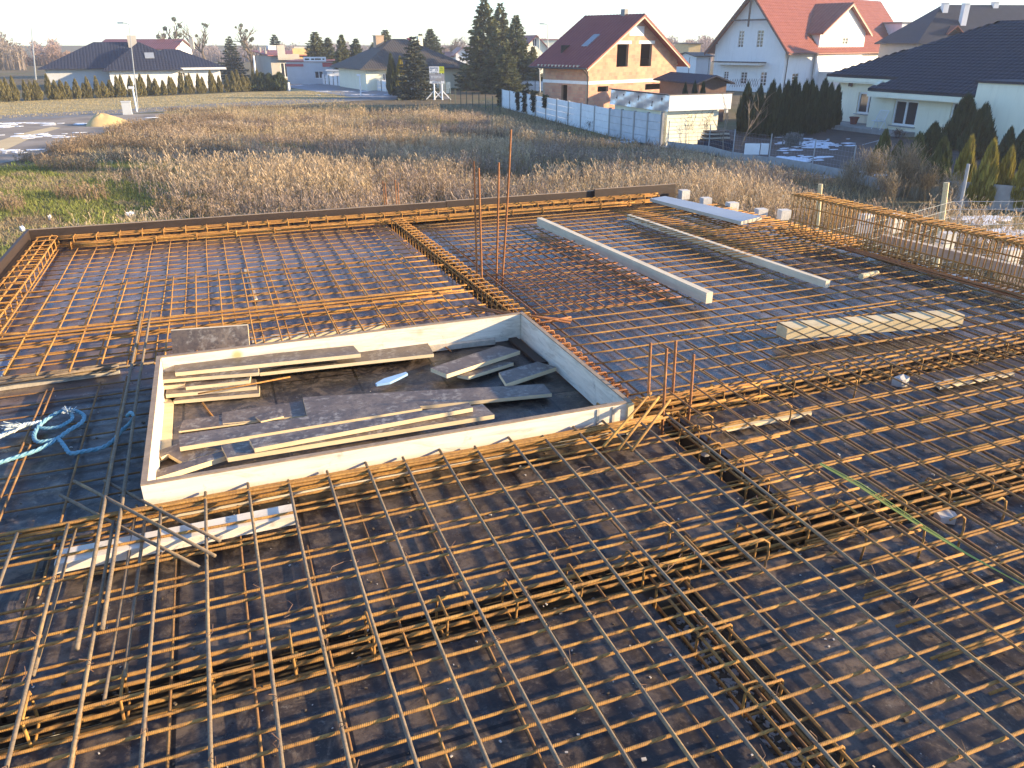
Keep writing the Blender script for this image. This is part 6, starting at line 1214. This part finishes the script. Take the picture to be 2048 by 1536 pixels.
# ---------------------------------------------------------------- vehicles
def car(name, label, px, py, yaw, L, H_, paint, cat='car', rear=False):
    p = G(px, py); u = ydir(yaw); v = Vector((-u.y, u.x)); t = thing(name, label, cat, p); W_ = L * .40
    P_ = lambda a, w_, z: Vector((p.x + u.x * a + v.x * w_, p.y + u.y * a + v.y * w_, z))
    prof = [(-.5, .22), (-.5, .50), (-.47, .60), (-.40, .63), (-.30, .95), (-.18, 1.0), (.06, 1.0), (.22, .64), (.44, .56), (.50, .42), (.5, .22)]
    b = MB(); r_ = []
    for w_, sc_ in ((-.5, .96), (-.44, 1.0), (.44, 1.0), (.5, .96)): r_.append([P_(a * L * sc_, w_ * W_ * (1 if z < .66 else .86), .12 + (z - .1) * H_) for a, z in prof])
    n_ = len(prof)
    for i in range(3):
        for k in range(n_ - 1): b.face([r_[i][k], r_[i + 1][k], r_[i + 1][k + 1], r_[i][k + 1]])
        b.face([r_[i][n_ - 1], r_[i + 1][n_ - 1], r_[i + 1][0], r_[i][0]])
    b.face(r_[0]); b.face(r_[3][::-1]); obj('body', b, paint, t)
    for sg in (-1, 1):
        for (a0, a1, a2, a3) in ((-.34, -.10, -.10, -.275), (-.07, .16, .045, -.07)):
            b = MB(); w0, w1 = sg * W_ * .508, sg * W_ * .445; f_ = [P_(a0 * L, w0, .12 + .57 * H_), P_(a1 * L, w0, .12 + .57 * H_), P_(a2 * L, w1, .12 + .85 * H_), P_(a3 * L, w1, .12 + .85 * H_)]; b.face(f_ if sg < 0 else f_[::-1]); obj('side_window', b, M['glass'], t)
        for a in (-.31, .31):
            b = MB(); b.tube([P_(a * L, sg * W_ * .40, .30), P_(a * L, sg * W_ * .52, .30)], .30, 14); wh_ = obj('wheel', b, M['dark_in'], t); b = MB(); b.tube([P_(a * L, sg * W_ * .515, .30), P_(a * L, sg * W_ * .528, .30)], .17, 10); obj('rim', b, M['zinc'], wh_)
        b = MB(); b.box(P_(-.497 * L, sg * W_ * .38, .12 + .45 * H_), (.05, .22, .16), d=u); obj('tail_light', b, M['red_band'], t)
    b = MB(); b.box(P_(-.503 * L, 0, .12 + .30 * H_), (.03, .5, .12), d=u); obj('number_plate', b, M['trim'], t); return t
car('parked_car', 'blue hatchback parked before the dark hedge behind the fence', 925, 169, 88, 3.3, 1.05, simple('blue_paint', (.03, .16, .42), (.03, .14, .38), 2, .3)); car('parked_car', 'black car standing at the far end of the side road, seen from behind', 627, 165, 10, 3.2, 1.05, simple('black_paint', (.012, .012, .014), (.015, .015, .018), 2, .3))
# ---------------------------------------------------------------- small garden things
for i, (px, py) in enumerate(((1550, 262), (1577, 268), (1607, 261))):
    p = G(px, py); b = MB(); b.tube([(p.x, p.y, 0), (p.x, p.y, .18)], .012, 5); b.tube([(p.x, p.y, .18), (p.x + .02, p.y, .50)], .055, 8); tag(obj('garden_marker', b, M['trim'], None, False, p), 'white cylinder on a stick in the garden, %s from the left' % ORD[i], 'garden marker')
p = G(1700, 258); p2 = ob(2.0, -.6, 0); b = MB(); b.tube([(p2.x, p2.y, .25), (p2.x, p2.y, .62)], .17, 10, r1=.25); b.tube([(p2.x, p2.y, .57), (p2.x, p2.y, .64)], .27, 10); tag(obj('flower_pot', b, simple('terracotta', (.24, .075, .06), (.20, .06, .05), 4, .8), None, False, p2), 'terracotta pot on the bungalow terrace', 'flower pot')
b = MB(); c = ob(3.0, -1.0, .12); b.box(c, (7.0, 2.0, .22), d=UB); tag(obj('terrace', b, M['concrete'], None, False, c), 'grey concrete terrace at the foot of the bungalow wall', 'terrace')
t = thing('garden_chair', 'white metal garden chair folded against the bungalow wall', 'chair', ob(4.6, -1.25, .23)); b = MB(); w0 = lambda a, d_, z: ob(4.35 + a, -1.45 + d_, .23 + z)
for a in (0, .55): b.tube([w0(a, -.35, 0), w0(a, .1, .95)], .02, 5); b.tube([w0(a, .15, 0), w0(a, -.1, .5)], .02, 5)
obj('frame', b, M['trim'], t); b = MB()
for k in range(6): b.tube([w0(.06 + k * .086, -.08, .5), w0(.06 + k * .086, .1, .93)], .014, 4)
b.tube([w0(0, .1, .95), w0(.55, .1, .95)], .02, 5); obj('backrest', b, M['trim'], t); b = MB(); b.box(w0(.275, -.25, .44), (.55, .4, .04), d=UB); obj('seat', b, M['trim'], t)
# log pile before the garage
t = thing('covered_pile', 'pile of boards under a dark cover in front of the garage', 'pile', G(1428, 296)); p = G(1428, 298)
for k in range(5): b = MB(); b.box((p.x, p.y, .42 + .09 * k), (1.25 - .06 * k, .6, .055), d=ydir(78)); obj('board', b, M['timber_grey' if k % 2 else 'brown_board'], t)
b = MB(); b.box((p.x, p.y - .1, .2), (1.5, .7, .4), d=ydir(78)); obj('cover', b, M['navy_tile'], t)
b = MB(); pz = [R(1738, 312, 27), R(1756, 312, 26.5)]
t = thing('drying_rack', 'thin metal tripod clothes rack on the snowy garden', 'rack', G(1748, 340)); p = G(1748, 340); b = MB()
for k in range(3): a = 2.1 * k; b.tube([(p.x + .45 * math.cos(a), p.y + .45 * math.sin(a), 0), (p.x, p.y, 1.15)], .016, 5)
b.tube([(p.x, p.y, 1.1), (p.x - .7, p.y + .1, .95)], .014, 5); obj('frame', b, M['zinc'], t)
for i, (px, py, lab) in enumerate(((262, 440, 'large pale foam scrap on the grass beyond the edge board'), (101, 444, 'small pale scrap on the grass left of the large foam scrap'), (46, 466, 'pale foam scrap at the left end of the far edge board'))):
    p = G(px, py - 3) if i else G(px, py - 6); b = MB(); n_ = 8; b.prism([(p.x + .13 * (1.2, .4, .6)[i] * math.cos(6.283 * k / n_) * random.uniform(.6, 1.1), p.y + .09 * math.sin(6.283 * k / n_) * random.uniform(.6, 1.1), .08 + .04 * (k % 3)) for k in range(n_)], .07); tag(obj('foam_scrap', b, M['trim'], None, False, p), lab, 'scrap')
# unseen conifers added right of the frame to cast shadow bands over the field
SD = Vector((sunx, suny)); SN = Vector((-suny, sunx)); k_ = 0
for s_, al, h_, r_ in [(29.8, 41, 15.2, 1.5), (31.8, 39, 15.8, 1.6), (33.8, 40, 15.4, 1.5), (35.6, 38, 13.6, 1.3), (37.2, 37, 11.5, .9), (42.2, 44, 13.0, 1.5), (44.6, 45, 13.8, 1.6), (47.2, 48, 14.2, 1.7), (26.5, 40, 10.5, 1.3)]:
    p = SD * al + SN * s_; place_tree('shade_conifer', 'tall unseen tree added right of the frame to shade the field', 'shade_conifer', TH2[k_ % 3], (p.x, p.y, 0), r_, h_, 'unseen conifers added for shade', True, tr=.25); k_ += 1

# thin winter haze
hm = bpy.data.materials.new('winter_air'); hm.use_nodes = True; hn = hm.node_tree; hn.nodes.remove(hn.nodes['Principled BSDF']); pv = hn.nodes.new('ShaderNodeVolumePrincipled'); pv.inputs['Color'].default_value = (.90, .93, 1, 1); pv.inputs['Density'].default_value = .0006; pv.inputs['Anisotropy'].default_value = .2
hn.links.new(pv.outputs[0], hn.nodes['Material Output'].inputs['Volume'])
b = MB(); b.box((60, 130, 12.5), (460, 480, 27)); struct('haze', b, hm, 'stuff')
# ================================================================ CAMERA, SUN, SKY
hx, hy = h2w(0, 1)
cam = bpy.data.objects.new('Camera', bpy.data.cameras.new('Camera')); COL.objects.link(cam); sc.camera = cam
cam.data.sensor_width = 36; cam.data.sensor_fit = 'HORIZONTAL'; cam.data.lens = 36 * F / 2048; cam.data.clip_start = .05; cam.data.clip_end = 3000
fw = Vector((hx * CT, hy * CT, -ST)); cam.location = (0, 0, CAMZ); cam.rotation_euler = fw.to_track_quat('-Z', 'Y').to_euler()
sx, sy = ydir(SUN_YAW); sv = Vector((sx * math.cos(rad(SUN_EL)), sy * math.cos(rad(SUN_EL)), math.sin(rad(SUN_EL))))
sun = bpy.data.objects.new('Sun', bpy.data.lights.new('Sun', 'SUN')); COL.objects.link(sun)
sun.data.energy = 5.0; sun.data.angle = rad(1.0); sun.data.color = (1.0, .76, .45); sun.rotation_euler = (-sv).to_track_quat('-Z', 'Y').to_euler(); sun.location = (0, 0, 60)
w = bpy.data.worlds.new('World'); sc.world = w; w.use_nodes = True; nt = w.node_tree; bg = nt.nodes['Background']
sk = nt.nodes.new('ShaderNodeTexSky'); sk.sky_type = 'NISHITA'; sk.sun_disc = False; sk.sun_elevation = rad(SUN_EL); sk.sun_rotation = math.atan2(sx, sy)
sk.altitude = 100; sk.air_density = 1.0; sk.dust_density = 0.4; sk.ozone_density = 2.2
mxs = nt.nodes.new('ShaderNodeMix'); mxs.data_type = 'RGBA'; mxs.blend_type = 'MULTIPLY'; mxs.inputs[0].default_value = 1; mxs.inputs[7].default_value = (.82, .97, 1.22, 1); nt.links.new(sk.outputs[0], mxs.inputs[6]); nt.links.new(mxs.outputs[2], bg.inputs['Color']); bg.inputs['Strength'].default_value = .13
vs = sc.view_settings; vs.view_transform = 'Standard'; vs.look = 'None'; vs.exposure = 1.55; vs.gamma = 1.0
sc.cycles.max_bounces = 6; sc.cycles.use_denoising = True
# real size: everything was laid out at 0.8 of life size
sm = Matrix.Scale(KSC, 4)
for o in [o for o in COL.objects if o.parent is None and o.type in ('MESH', 'EMPTY')]:
    o.location = o.location * KSC; o.scale = (KSC, KSC, KSC)
cam.location = cam.location * KSC
